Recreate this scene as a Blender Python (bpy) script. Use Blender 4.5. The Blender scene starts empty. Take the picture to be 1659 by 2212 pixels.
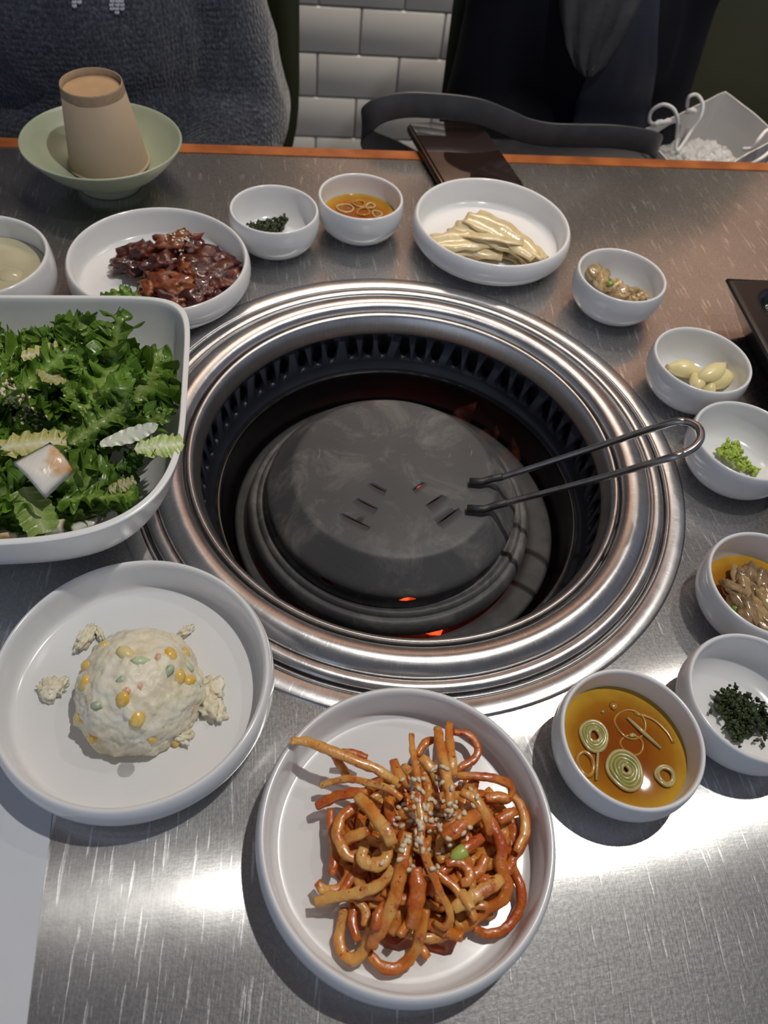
import bpy, bmesh, math, random
from mathutils import Vector, Matrix, noise, Euler
from mathutils.bvhtree import BVHTree
rnd = random.Random(7)
PI = math.pi
sc = bpy.context.scene
COL = sc.collection

# ------------------------------------------------------------------ camera
W, H, FPX = 1659.0, 2212.0, 1635.13
PITCH, ROLL, CAMH = 0.9161110, 0.1531886, 0.4455335
YAW = 0.2367833
_F = Vector((0, math.cos(PITCH), -math.sin(PITCH)))
_R0 = Vector((1, 0, 0)); _U0 = _R0.cross(_F)
_R = _R0 * math.cos(ROLL) + _U0 * math.sin(ROLL)
_U = -_R0 * math.sin(ROLL) + _U0 * math.cos(ROLL)
CAMP = Vector((0, 0, CAMH))
cam = bpy.data.objects.new('camera', bpy.data.cameras.new('camera')); COL.objects.link(cam)
M = Matrix((_R, _U, -_F)).transposed().to_4x4(); M.translation = CAMP
cam.matrix_world = M
cam.data.sensor_fit = 'HORIZONTAL'; cam.data.sensor_width = 36.0
cam.data.lens = FPX * 36.0 / W
cam.data.clip_start = 0.01
cam.data.dof.use_dof = True; cam.data.dof.focus_distance = 0.50; cam.data.dof.aperture_fstop = 13.0
sc.camera = cam

# ------------------------------------------------------------------ exposure, world, large lights
sc.view_settings.view_transform = 'Standard'; sc.view_settings.look = 'None'
sc.view_settings.gamma = 1.0; sc.view_settings.use_curve_mapping = False
sc.view_settings.exposure = 0.0
wd = bpy.data.worlds.new('world'); sc.world = wd; wd.use_nodes = True
bg = wd.node_tree.nodes['Background']
bg.inputs[0].default_value = (0.50, 0.58, 0.78, 1); bg.inputs[1].default_value = 0.29

def area_light(name, loc, target, sx, sy, power, color, spread=PI):
    l = bpy.data.lights.new(name, 'AREA'); l.shape = 'RECTANGLE'; l.size = sx; l.size_y = sy
    l.energy = power; l.color = color; l.spread = spread
    o = bpy.data.objects.new(name, l); COL.objects.link(o); o.location = loc
    d = (Vector(target) - Vector(loc)).normalized()
    o.rotation_euler = d.to_track_quat('-Z', 'Y').to_euler()
    return o
area_light('ceiling_spot', (0.38, 0.52, 1.60), (0.05, 0.35, 0), 0.035, 0.03, 12.5, (1.0, 0.965, 0.90))
area_light('ceiling_spot', (0.72, 1.00, 1.62), (0.1, 0.4, 0), 0.04, 0.04, 2.2, (1.0, 0.93, 0.84))
area_light('cool_fill', (-0.6, -2.2, 0.9), (0, 0.6, 0), 2.4, 1.6, 7.0, (0.72, 0.82, 1.0))  # cool fill added behind the camera, no window stands there
area_light('upper_wall_fill', (-0.06, 1.84, 2.12), (-0.06, 1.90, 0.0), 3.2, 0.10, 42.0, (1.0, 0.84, 0.68), math.radians(75))  # unseen warm light, added so the upper wall reflects brighter in the table

# ------------------------------------------------------------------ helpers
def at(px, py, z=0.0):
    d = _F + _R * ((px - W / 2) / FPX) - _U * ((py - H / 2) / FPX)
    t = (z - CAMH) / d.z
    return CAMP + d * t
UX = Vector((math.cos(YAW), math.sin(YAW), 0)); NX = Vector((-math.sin(YAW), math.cos(YAW), 0))
def T(u, n, z=0.0): return UX * u + NX * n + Vector((0, 0, z))

def tag(o, label=None, cat=None, group=None, kind=None):
    if label: o['label'] = label
    if cat: o['category'] = cat
    if group: o['group'] = group
    if kind: o['kind'] = kind
    return o
def empty(name, loc=(0, 0, 0), rz=0.0, label=None, cat=None, group=None):
    o = bpy.data.objects.new(name, None); COL.objects.link(o); o.empty_display_size = 0.02
    o.location = loc; o.rotation_euler = (0, 0, rz)
    return tag(o, label, cat, group)
def mesh_obj(name, verts, faces, mat, parent=None, loc=(0, 0, 0), rot=None, smooth=True, uv=None):
    me = bpy.data.meshes.new(name); me.from_pydata([tuple(v) for v in verts], [], faces)
    if smooth: me.polygons.foreach_set('use_smooth', [True] * len(me.polygons))
    if uv is not None:
        l = me.uv_layers.new(name='uv')
        for p in me.polygons:
            for li in p.loop_indices: l.data[li].uv = uv[me.loops[li].vertex_index]
    if mat: me.materials.append(mat)
    me.update()
    o = bpy.data.objects.new(name, me); COL.objects.link(o); o.location = loc
    if rot is not None: o.rotation_euler = rot
    if parent: o.parent = parent
    return o
def link_mesh(name, me, parent=None, loc=(0, 0, 0), rot=(0, 0, 0), scale=(1, 1, 1)):
    o = bpy.data.objects.new(name, me); COL.objects.link(o); o.location = loc
    o.rotation_euler = rot; o.scale = scale
    if parent: o.parent = parent
    return o
def catmull(pts, n=6, closed=False):
    P = [Vector(p) for p in pts]; out = []; N = len(P)
    rng = N if closed else N - 1
    for i in range(rng):
        p0 = P[(i - 1) % N] if (closed or i > 0) else P[0] * 2 - P[1]
        p1 = P[i]; p2 = P[(i + 1) % N]
        p3 = P[(i + 2) % N] if (closed or i + 2 < N) else P[-1] * 2 - P[-2]
        for k in range(n):
            t = k / n
            out.append(0.5 * ((2 * p1) + (p2 - p0) * t + (2 * p0 - 5 * p1 + 4 * p2 - p3) * t * t + (3 * p1 - p0 - 3 * p2 + p3) * t ** 3))
    if not closed: out.append(P[-1])
    return out
def lathe_data(prof, seg=96, fn=None):
    V, Fc = [], []; n = len(prof); idx = []
    for (r, z) in prof:
        if r < 1e-6: idx.append([len(V)]); V.append((0, 0, z))
        else:
            row = []
            for k in range(seg):
                a = 2 * PI * k / seg; rr = r
                row.append(len(V)); V.append((rr * math.cos(a), rr * math.sin(a), z))
            idx.append(row)
    for i in range(n - 1):
        a, b = idx[i], idx[i + 1]
        for k in range(seg):
            k2 = (k + 1) % seg
            if len(a) == 1 and len(b) == 1: continue
            if len(a) == 1: Fc.append((a[0], b[k2], b[k]))
            elif len(b) == 1: Fc.append((a[k], a[k2], b[0]))
            else: Fc.append((a[k], a[k2], b[k2], b[k]))
    return V, Fc
def lathe(name, prof, mat, parent=None, loc=(0, 0, 0), seg=96, sm=0, rot=None):
    if sm: prof = [(max(p.x, 0), p.y) for p in catmull([(r, z, 0) for r, z in prof], sm)]
    V, Fc = lathe_data(prof, seg)
    return mesh_obj(name, V, Fc, mat, parent, loc, rot)
def tube(name, pts, rad, mat, parent=None, seg=8, flat=1.0, cap=True, loc=(0, 0, 0), closed=False, wob=0.0, sq=1.0):
    P = [Vector(p) for p in pts]; N = len(P)
    R = rad if isinstance(rad, (list, tuple)) else [rad] * N
    V, Fc = [], []
    up = Vector((0, 0, 1)); prev = None
    for i in range(N):
        t = (P[(i + 1) % N] - P[i - 1]) if closed else (P[min(i + 1, N - 1)] - P[max(i - 1, 0)])
        if t.length < 1e-9: t = Vector((1, 0, 0))
        t.normalize()
        if prev is None:
            s = t.cross(up)
            if s.length < 0.05: s = t.cross(Vector((1, 0, 0)))
        else: s = prev - t * prev.dot(t)
        if s.length < 1e-6: s = t.orthogonal()
        s.normalize(); prev = s; b = s.cross(t)
        for k in range(seg):
            a = 2 * PI * k / seg
            r = R[i]
            if wob: r *= 1 + wob * noise.noise(P[i] * 260 + Vector((k, 0, 0)) * .6)
            ca, sa = math.cos(a + .39), math.sin(a + .39)
            if sq != 1.0: ca, sa = math.copysign(abs(ca) ** sq, ca), math.copysign(abs(sa) ** sq, sa)
            V.append(P[i] + s * (ca * r) + b * (sa * r * flat))
    M_ = N if closed else N - 1
    for i in range(M_):
        j = (i + 1) % N
        for k in range(seg):
            k2 = (k + 1) % seg
            Fc.append((i * seg + k, i * seg + k2, j * seg + k2, j * seg + k))
    if cap and not closed:
        Fc.append(tuple(range(seg))[::-1]); Fc.append(tuple((N - 1) * seg + k for k in range(seg)))
    return mesh_obj(name, V, Fc, mat, parent, loc)
_ico = {}
def ico(sub):
    if sub not in _ico:
        bm = bmesh.new(); bmesh.ops.create_icosphere(bm, subdivisions=sub, radius=1.0)
        _ico[sub] = ([v.co.copy() for v in bm.verts], [tuple(v.index for v in f.verts) for f in bm.faces]); bm.free()
    return _ico[sub]
def blob(name, size, mat, parent=None, loc=(0, 0, 0), rot=(0, 0, 0), sub=3, amp=0.2, freq=1.5, seed=0, amp2=0.0, freq2=6, flatbot=None):
    Vs, Fs = ico(sub); out = []
    o_ = Vector((seed * 7.3, seed * 3.1, seed * 5.7))
    for v in Vs:
        d = 1 + amp * noise.noise(v * freq + o_) * 1.6 + amp2 * noise.noise(v * freq2 + o_) * 1.6
        p = Vector((v.x * size[0], v.y * size[1], v.z * size[2])) * d
        if flatbot is not None and p.z < flatbot: p.z = flatbot + (p.z - flatbot) * .1
        out.append(p)
    return mesh_obj(name, out, Fs, mat, parent, loc, rot)
def rbox_data(sx, sy, sz, bev, seg=3):
    bm = bmesh.new(); bmesh.ops.create_cube(bm, size=1.0)
    for v in bm.verts: v.co = Vector((v.co.x * sx, v.co.y * sy, v.co.z * sz))
    bmesh.ops.bevel(bm, geom=list(bm.edges), offset=bev, segments=seg, affect='EDGES', profile=0.5)
    V = [v.co.copy() for v in bm.verts]; bm.verts.index_update()
    Fc = [tuple(v.index for v in f.verts) for f in bm.faces]; bm.free()
    return V, Fc
def rbox(name, size, bev, mat, parent=None, loc=(0, 0, 0), rot=(0, 0, 0), seg=3, smooth=True):
    V, Fc = rbox_data(*size, bev, seg)
    return mesh_obj(name, V, Fc, mat, parent, loc, rot, smooth)
def apply_mods(o):
    dg = bpy.context.evaluated_depsgraph_get(); dg.update()
    me = bpy.data.meshes.new_from_object(o.evaluated_get(dg)); old = o.data
    o.modifiers.clear(); o.data = me; me.name = o.name
    return o
def bool_cut(o, V, Fc):
    c = mesh_obj('cutter', V, Fc, None)
    c.location = o.location; c.rotation_euler = o.rotation_euler
    if o.parent: c.parent = o.parent
    bpy.context.view_layer.update()
    m = o.modifiers.new('b', 'BOOLEAN'); m.operation = 'DIFFERENCE'; m.object = c; m.solver = 'EXACT'
    apply_mods(o)
    cm = c.data; bpy.data.objects.remove(c); bpy.data.meshes.remove(cm)
    return o
def bvh_of(objs):
    bpy.context.view_layer.update()
    V, Fc = [], []
    for o in objs:
        b = len(V); mw = o.matrix_world
        V += [mw @ v.co for v in o.data.vertices]
        Fc += [tuple(b + i for i in p.vertices) for p in o.data.polygons]
    return BVHTree.FromPolygons(V, Fc)
def pixel_ray(px, py):
    return (_F + _R * ((px - W / 2) / FPX) - _U * ((py - H / 2) / FPX)).normalized()
def align(nrm, spin=0.0):
    return (nrm.to_track_quat('Z', 'Y').to_matrix() @ Matrix.Rotation(spin, 3, 'Z')).to_euler()

# ------------------------------------------------------------------ materials
class N:
    def __init__(s, name):
        s.m = bpy.data.materials.new(name); s.m.use_nodes = True; s.t = s.m.node_tree
        s.b = s.t.nodes['Principled BSDF']; s.out = s.t.nodes['Material Output']; s._tc = None
    def new(s, typ, **kw):
        n = s.t.nodes.new(typ)
        for k, v in kw.items():
            if hasattr(n, k): setattr(n, k, v)
        return n
    def link(s, a, b): s.t.links.new(a, b)
    def coord(s, scale=(1, 1, 1), kind='Object', rotz=0.0):
        if not s._tc: s._tc = s.new('ShaderNodeTexCoord')
        mp = s.new('ShaderNodeMapping'); mp.inputs['Scale'].default_value = scale
        mp.inputs['Rotation'].default_value = (0, 0, rotz)
        s.link(s._tc.outputs[kind], mp.inputs['Vector']); return mp.outputs[0]
    def noise(s, vec, scale=5, detail=4, rough=.5, dist=0.0):
        n = s.new('ShaderNodeTexNoise'); n.inputs['Scale'].default_value = scale
        n.inputs['Detail'].default_value = detail; n.inputs['Roughness'].default_value = rough
        n.inputs['Distortion'].default_value = dist
        s.link(vec, n.inputs['Vector']); return n.outputs['Fac']
    def ramp(s, fac, stops):
        r = s.new('ShaderNodeValToRGB'); e = r.color_ramp.elements
        while len(e) > 1: e.remove(e[-1])
        e[0].position = stops[0][0]; e[0].color = (*stops[0][1], 1)
        for p, c in stops[1:]:
            x = e.new(p); x.color = (*c, 1)
        s.link(fac, r.inputs[0]); return r.outputs[0]
    def math(s, op, a, b=None, c=None):
        n = s.new('ShaderNodeMath'); n.operation = op
        for i, v in enumerate((a, b, c)):
            if v is None: continue
            if isinstance(v, (int, float)): n.inputs[i].default_value = v
            else: s.link(v, n.inputs[i])
        return n.outputs[0]
    def mix(s, fac, a, b):
        n = s.new('ShaderNodeMix'); n.data_type = 'RGBA'
        for i, v in ((0, fac), (6, a), (7, b)):
            if isinstance(v, (int, float)): n.inputs[i].default_value = v
            elif isinstance(v, tuple): n.inputs[i].default_value = (*v, 1)
            else: s.link(v, n.inputs[i])
        return n.outputs[2]
    def bump(s, h, strength=.3, dist=.001, prev=None):
        n = s.new('ShaderNodeBump'); n.inputs['Strength'].default_value = strength
        n.inputs['Distance'].default_value = dist; s.link(h, n.inputs['Height'])
        if prev: s.link(prev, n.inputs['Normal'])
        s.link(n.outputs[0], s.b.inputs['Normal']); return n.outputs[0]
    def set(s, **kw):
        for k, v in kw.items():
            k = k.replace('_', ' ')
            i = s.b.inputs[k]
            if isinstance(v, (int, float)): i.default_value = v
            elif isinstance(v, tuple): i.default_value = (*v, 1) if len(i.default_value) == 4 else v
            else: s.link(v, i)
        return s
def mat(name, col, rough=.5, metal=0.0, var=0.0, vs=20, bs=0.0, bf=80, bd=.001, col2=None, **kw):
    n = N(name); n.set(Roughness=rough, Metallic=metal, **kw)
    if var or col2:
        c = n.coord(); f = n.noise(c, vs, 5)
        c2 = col2 or tuple(x * (1 - var) for x in col)
        n.set(Base_Color=n.ramp(f, [(.35, c2), (.65, col)]))
    else: n.set(Base_Color=col)
    if bs: n.bump(n.noise(n.coord(), bf, 5, .6), bs, bd)
    return n.m

# white glazed ceramic, a little warm, with faint unevenness
def m_ceramic():
    n = N('white_glazed_ceramic'); c = n.coord(); f = n.noise(c, 14, 3)
    n.set(Base_Color=n.ramp(f, [(.3, (.74, .745, .75)), (.7, (.79, .79, .785))]), Roughness=.16, IOR=1.5)
    n.bump(n.noise(c, 60, 2), .05, .0006); return n.m
CER = m_ceramic()
def m_steel_top():
    n = N('scratched_brushed_steel'); m = n.m
    c0 = n.coord(rotz=-YAW)
    # bend the scratch direction a little so the marks run in shallow arcs
    wv = n.new('ShaderNodeTexNoise'); wv.inputs['Scale'].default_value = 2.2; wv.inputs['Detail'].default_value = 1
    n.link(c0, wv.inputs['Vector'])
    add = n.new('ShaderNodeVectorMath'); add.operation = 'MULTIPLY_ADD'
    add.inputs[1].default_value = (.10, .03, 0); n.link(wv.outputs['Color'], add.inputs[0]); n.link(c0, add.inputs[2])
    def stretch(sx, sy):
        mp = n.new('ShaderNodeMapping'); mp.inputs['Scale'].default_value = (sx, sy, 1)
        n.link(add.outputs[0], mp.inputs[0]); return mp.outputs[0]
    fine = n.noise(stretch(900, 45), 1, 3, .6)
    mid = n.noise(stretch(420, 28), 1, 2, .5)
    deep = n.ramp(mid, [(.61, (0, 0, 0)), (.68, (1, 1, 1))])
    cross = n.noise(stretch(40, 700), 1, 3, .6)
    mott = n.noise(n.coord(), 420, 3, .7)
    cloud = n.noise(c0, 7, 4)
    h = n.math('ADD', n.math('MULTIPLY', fine, .5), n.math('ADD', n.math('MULTIPLY', cross, .25), n.math('MULTIPLY', mott, .55)))
    h2 = n.math('SUBTRACT', h, n.math('MULTIPLY', deep, .45))
    base = n.mix(n.math('MULTIPLY', deep, .75), n.ramp(cloud, [(.3, (.40, .40, .40)), (.7, (.50, .50, .495))]), (.85, .85, .84))
    n.set(Base_Color=base, Metallic=1.0, Anisotropic=1.0)
    n.link(n.math('MULTIPLY_ADD', n.noise(c0, 30, 5,   .7), .10, .13), n.b.inputs['Roughness'])
    tg = n.new('ShaderNodeCombineXYZ'); t = UX
    tg.inputs[0].default_value, tg.inputs[1].default_value = t.x, t.y
    n.link(tg.outputs[0], n.b.inputs['Tangent'])
    n.bump(h2, .05, .00030)
    # the rubbed, criss-crossed surface scatters most of the light widely; the brushing beneath gives the streak
    b2 = n.new('ShaderNodeBsdfPrincipled'); b2.inputs['Metallic'].default_value = 1.0; b2.inputs['Roughness'].default_value = .44
    salt = n.ramp(mott, [(.35, (.72, .72, .72)), (.65, (1.2, 1.2, 1.2))])
    mu = n.new('ShaderNodeMix'); mu.data_type = 'RGBA'; mu.blend_type = 'MULTIPLY'; mu.inputs[0].default_value = 1.0
    n.link(base, mu.inputs[6]); n.link(salt, mu.inputs[7]); n.link(mu.outputs[2], b2.inputs['Base Color'])
    bp = n.new('ShaderNodeBump'); bp.inputs['Strength'].default_value = .5; bp.inputs['Distance'].default_value = .0004
    n.link(h2, bp.inputs['Height']); n.link(bp.outputs[0], b2.inputs['Normal'])
    mx = n.new('ShaderNodeMixShader'); mx.inputs[0].default_value = .27
    n.link(n.b.outputs[0], mx.inputs[1]); n.link(b2.outputs[0], mx.inputs[2]); n.link(mx.outputs[0], n.out.inputs[0]); return m
STEEL_TOP = m_steel_top()
def m_ring(name, base, rough, scr=.16):
    n = N(name)
    tc = n.new('ShaderNodeTexCoord'); sx = n.new('ShaderNodeSeparateXYZ'); n.link(tc.outputs['Object'], sx.inputs[0])
    ang = n.math('ARCTAN2', sx.outputs[1], sx.outputs[0])
    r2 = n.math('SQRT', n.math('ADD', n.math('MULTIPLY', sx.outputs[0], sx.outputs[0]), n.math('MULTIPLY', sx.outputs[1], sx.outputs[1])))
    cb = n.new('ShaderNodeCombineXYZ')
    n.link(n.math('MULTIPLY', r2, 700), cb.inputs[0]); n.link(n.math('MULTIPLY', ang, 6), cb.inputs[1])
    circ = n.noise(cb.outputs[0], 1, 3, .6)
    cb2 = n.new('ShaderNodeCombineXYZ')
    n.link(n.math('MULTIPLY', r2, 110), cb2.inputs[0]); n.link(n.math('MULTIPLY', ang, 110), cb2.inputs[1])
    radial = n.ramp(n.noise(cb2.outputs[0], 1, 4, .7), [(.57, (0, 0, 0)), (.66, (1, 1, 1))])
    dirt = n.noise(n.coord(), 45, 6, .75)
    h = n.math('ADD', n.math('MULTIPLY', circ, .5), n.math('ADD', n.math('MULTIPLY', radial, -.4), n.math('MULTIPLY', n.noise(n.coord(), 500, 3), .4)))
    n.set(Base_Color=n.mix(n.math('MULTIPLY', radial, .55), n.ramp(dirt, [(.3, tuple(x * .82 for x in base)), (.7, base)]), (.85, .85, .85)), Metallic=1.0, Anisotropic=.5)
    n.link(n.math('MULTIPLY_ADD', dirt, .2, rough - .1), n.b.inputs['Roughness'])
    tg = n.new('ShaderNodeTangent'); tg.direction_type = 'RADIAL'; tg.axis = 'Z'; n.link(tg.outputs[0], n.b.inputs['Tangent'])
    n.bump(h, scr, .0003); return n.m
STEEL_RING = m_ring('worn_ring_steel', (.60, .595, .60), .31)
STEEL_LIP = m_ring('satin_lip_steel', (.62, .60, .585), .36, .12)
def m_iron():
    n = N('dark_cast_iron'); c = n.coord()
    st = n.noise(n.coord((1, 1, 1)), 22, 8, .72, .6); ash = n.ramp(st, [(.50, (0, 0, 0)), (.74, (1, 1, 1))])
    n.set(Base_Color=n.mix(n.math('MULTIPLY', ash, .7), n.ramp(n.noise(c, 12, 5), [(.3, (.052, .052, .055)), (.7, (.085, .085, .087))]), (.25, .235, .21)),
          Metallic=.0, Roughness=.55)
    n.bump(n.noise(c, 500, 4, .7), .35, .0004, None); return n.m
IRON = m_iron()
IRON2 = mat('rough_grate_iron', (.05, .05, .05), .65, 0, .4, 60, .5, 400, .0006)
BLACKPAN = mat('glossy_black_enamel', (.006, .006, .007), .22, 0, .3, 50, .15, 150, .0006)
LINER = mat('dark_perforated_liner', (.018, .022, .032), .42, .3, .3, 40)
VOID = mat('soot_black_duct', (.003, .003, .003), .9)
WIRE = mat('steel_wire', (.50, .49, .48), .26, 1.0, .3, 90)
SOOTWIRE = mat('sooty_wire_tip', (.07, .07, .07), .5, .6, .4, 200, .3, 500)
WOODTRIM = mat('orange_brown_wood_edge', (.36, .115, .028), .35, 0, .35, 30, col2=(.22, .06, .015))
def m_coal():
    n = N('glowing_charcoal'); c = n.coord(); f = n.noise(c, 120, 4, .7)
    n.set(Base_Color=(.02, .015, .012), Roughness=.9, Emission_Color=n.ramp(f, [(.35, (.25, .01, .0)), (.6, (1, .09, .025))]), Emission_Strength=1.6); return n.m
COAL = m_coal()

# ------------------------------------------------------------------ setting: table, room
TCX, TCY = 0.0102, 0.4052
EDGE_N = 0.8373
FLOORZ, SEATZ = -0.86, -0.37

def st(o, label=None):
    return tag(o, label, kind='structure')
WALL_N = 1.97
TW, TH = .1993, .1008
grout = mat('grey_grout', (.26, .26, .255), .8)
tile_m = N('white_glazed_tile')
tile_m.set(Base_Color=(.42, .43, .43), Roughness=.22); tile_m.bump(tile_m.noise(tile_m.coord(), 25, 2), .12, .0015); tile_m = tile_m.m
def slab(name, u0, u1, n0, n1, z0, z1, m, parent=None):
    V = [T(u, n, z) for u in (u0, u1) for n in (n0, n1) for z in (z0, z1)]
    Fc = [(0, 1, 3, 2), (4, 6, 7, 5), (0, 4, 5, 1), (2, 3, 7, 6), (0, 2, 6, 4), (1, 5, 7, 3)]
    return mesh_obj(name, V, Fc, m, parent, smooth=False)
wall = st(slab('wall_back', -2.4, 2.9, WALL_N + .004, WALL_N + .12, FLOORZ, 2.2, grout))
tv, tf = rbox_data(TW - .0035, .010, TH - .0035, .0028, 2)
tme = bpy.data.meshes.new('tile'); tme.from_pydata([tuple(v) for v in tv], [], tf); tme.materials.append(tile_m)
tme.polygons.foreach_set('use_smooth', [True] * len(tme.polygons))
rows = [-.245 - TH * k for k in range(6)]
for k in range(-7, 6):
    ztop = -.245 - TH * k
    off = .2405 if k % 2 == 0 else .1405
    for j in range(-7, 9):
        u0 = off + TW * j
        if k < -1 and (j < -3 or j > 5): continue
        link_mesh('tile', tme, wall, T(u0 + TW / 2, WALL_N + .002, ztop - TH / 2), (0, 0, YAW))
upper = mat('warm_brown_panel', (.50, .29, .20), .6, 0, .25, 4)
uw = st(slab('wall_upper', -2.4, 2.9, WALL_N - .010, WALL_N + .003, .50, 2.2, upper))
st(slab('floor', -2.4, 2.9, -2.6, WALL_N, FLOORZ - .02, FLOORZ, mat('grey_floor_tile', (.16, .155, .15), .5, 0, .3, 6)))
st(slab('ceiling', -2.4, 2.9, -2.6, WALL_N, 2.2, 2.25, mat('off_white_ceiling', (.62, .61, .59), .8)))

# table: steel sheet with a round cut-out, wooden far edge, body, legs
table = empty('grill_table', T(0.05, .38, FLOORZ), YAW, 'brushed steel barbecue table with an orange-brown wooden far edge', 'table')
bpy.context.view_layer.update()
def in_table(o):
    o.parent = table; o.matrix_parent_inverse = table.matrix_world.inverted(); return o
RH = 0.2215
U0, U1, N0, N1 = -.80, .95, -.16, EDGE_N
c_u = Vector((TCX, TCY, 0)).dot(UX); c_n = Vector((TCX, TCY, 0)).dot(NX)
V, Fc = [], []; SEG = 256
angs = [2 * PI * k / SEG for k in range(SEG)]
for a in angs:
    V.append(T(c_u + RH * math.cos(a), c_n + RH * math.sin(a), 0))
for a in angs:
    dx, dy = math.cos(a), math.sin(a)
    t = min(((U1 - c_u) / dx) if dx > 1e-9 else ((U0 - c_u) / dx if dx < -1e-9 else 9e9),
            ((N1 - c_n) / dy) if dy > 1e-9 else ((N0 - c_n) / dy if dy < -1e-9 else 9e9))
    V.append(T(c_u + dx * t, c_n + dy * t, 0))
corners = [(U1, N1), (U0, N1), (U0, N0), (U1, N0)]
for (cu, cn) in corners:
    a = math.atan2(cn - c_n, cu - c_u) % (2 * PI)
    k = int(round(a / (2 * PI) * SEG)) % SEG; V[SEG + k] = T(cu, cn, 0)
for k in range(SEG):
    k2 = (k + 1) % SEG; Fc.append((k, k + SEG, k2 + SEG, k2))
nb = len(V); V += [v - Vector((0, 0, .003)) for v in V]
Fc += [tuple(i + nb for i in f[::-1]) for f in list(Fc)]
for k in range(SEG):
    k2 = (k + 1) % SEG; Fc.append((k, k2, k2 + nb, k + nb)); Fc.append((k + SEG, k + SEG + nb, k2 + SEG + nb, k2 + SEG))
top = in_table(mesh_obj('steel_top', V, Fc, STEEL_TOP, smooth=False))
ew = in_table(slab('wooden_edge', U0, U1, EDGE_N, EDGE_N + .018, -.035, .0012, WOODTRIM))
skirt = mat('dark_wood_body', (.09, .05, .03), .6)
in_table(slab('apron', U0 + .01, U1 - .01, N0 + .01, N0 + .03, -.12, -.003, skirt))
in_table(slab('apron', U0 + .01, U1 - .01, EDGE_N - .02, EDGE_N - .001, -.12, -.003, skirt))
for (a, b) in ((U0 + .05, N0 + .05), (U1 - .05, N0 + .05), (U0 + .05, EDGE_N - .05), (U1 - .05, EDGE_N - .05)):
    in_table(slab('leg', a - .025, a + .025, b - .025, b + .025, FLOORZ, -.003, skirt))

# ------------------------------------------------------------------ built-in grill
grill = empty('charcoal_grill', (TCX, TCY, 0), 0, 'round charcoal grill set into the middle of the steel table', 'grill')
flange = lathe('flange', [(.2095, -.001), (.2095, .0008), (.2105, .0014), (.2205, .0012), (.2222, .0006), (.2225, -.0008)], STEEL_RING, grill, seg=200)
lathe('outer_bead', [(.2062, -.004), (.2066, .0004), (.2078, .0020), (.2090, .0018), (.2096, -.001)], STEEL_RING, grill, seg=200, sm=2)
lathe('step_ring', [(.1950, .0010), (.1965, .0030), (.1990, .0038), (.2020, .0034), (.2042, .0018), (.2050, -.0010), (.2054, -.006), (.2064, -.006)], STEEL_RING, grill, seg=200, sm=3)
lathe('rim_ring', [(.1715, -.006), (.1717, -.001), (.1728, .0030), (.1760, .0060), (.1815, .0075), (.1870, .0066), (.1915, .0044), (.1940, .0022), (.1950, -.0005), (.1960, -.001)], STEEL_RING, grill, seg=200, sm=4)
lathe('inner_lip', [(.1718, -.006), (.1706, -.0045), (.1698, -.0005), (.1683, .0020), (.1655, .0006), (.1630, -.0040), (.1612, -.0095), (.1606, -.0135), (.1612, -.016), (.1640, -.0165)], STEEL_LIP, grill, seg=200, sm=4)
# perforated liner
lin = lathe('perforated_liner', [(.1640, -.015), (.1625, -.015), (.1590, -.046), (.1545, -.052), (.1530, -.0535), (.1535, -.0555), (.1600, -.050), (.1655, -.045), (.1640, -.015)], LINER, grill, seg=160)
CV, CF = [], []
IV, IF = ico(2)
for gidx in range(20):
    for j in (-1, 0, 1):
        a = gidx * 2 * PI / 20 + j * .094 + 1.568
        b = len(CV); ca, sa = math.cos(a), math.sin(a)
        for v in IV:
            lx, ly, lz = v.x * .012, v.y * .0050, v.z * .0108
            r = .1615 + lx
            CV.append((r * ca - ly * sa, r * sa + ly * ca, -.0315 + lz))
        CF += [tuple(b + i for i in f) for f in IF]
bool_cut(lin, CV, CF)
lathe('duct', [(.172, -.014), (.172, -.150)], VOID, grill, seg=64)
lathe('fire_pan', [(.1535, -.0535), (.1500, -.0530), (.1490, -.0550), (.1470, -.070), (.1420, -.088), (.136, -.100), (.125, -.112), (.09, -.118), (0, -.120)], BLACKPAN, grill, seg=160, sm=4)
gp = lathe('slotted_grate', [(.1385, -.0870), (.1390, -.0835), (.1365, -.0820), (.1240, -.0830), (.1160, -.0845), (.1160, -.0875), (.1385, -.0870)], IRON2, grill, seg=128)
CV, CF = [], []
for k in range(14):
    a0 = k * 2 * PI / 14 - .62
    b = len(CV)
    for i in range(13):
        a = a0 + (i - 6) / 6 * .125
        hw = .0042 * math.sqrt(max(0.02, 1 - ((i - 6) / 6.2) ** 6))
        for rr in (-hw, hw):
            for zz in (-.095, -.075):
                CV.append(((.1285 + rr) * math.cos(a), (.1285 + rr) * math.sin(a), zz))
    for i in range(12):
        p = b + i * 4; q = p + 4
        CF += [(p, q, q + 1, p + 1), (p + 2, p + 3, q + 3, q + 2), (p, p + 2, q + 2, q), (p + 1, q + 1, q + 3, p + 3)]
    CF += [(b, b + 1, b + 3, b + 2), (b + 48, b + 50, b + 51, b + 49)]
bool_cut(gp, CV, CF)

# charcoal lumps glowing under the lid
LX, LY = .004, .402
for k, (dg, r) in enumerate(((-72, .080), (-84, .084), (-147, .086), (-155, .078), (-66, .106), (-110, .070), (-30, .066), (60, .06), (150, .05), (-100, .03), (0, .02), (100, .055))):
    a = math.radians(dg)
    c = blob('charcoal_lump', (.016, .013, .011), COAL, None, (LX + r * math.cos(a), LY + r * math.sin(a), -.083), (rnd.random(), 0, rnd.random() * 6), 2, .25, 1.6, k)
    tag(c, 'red glowing charcoal lump under the dark iron lid', 'charcoal', 'glowing charcoal under the lid')

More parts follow.
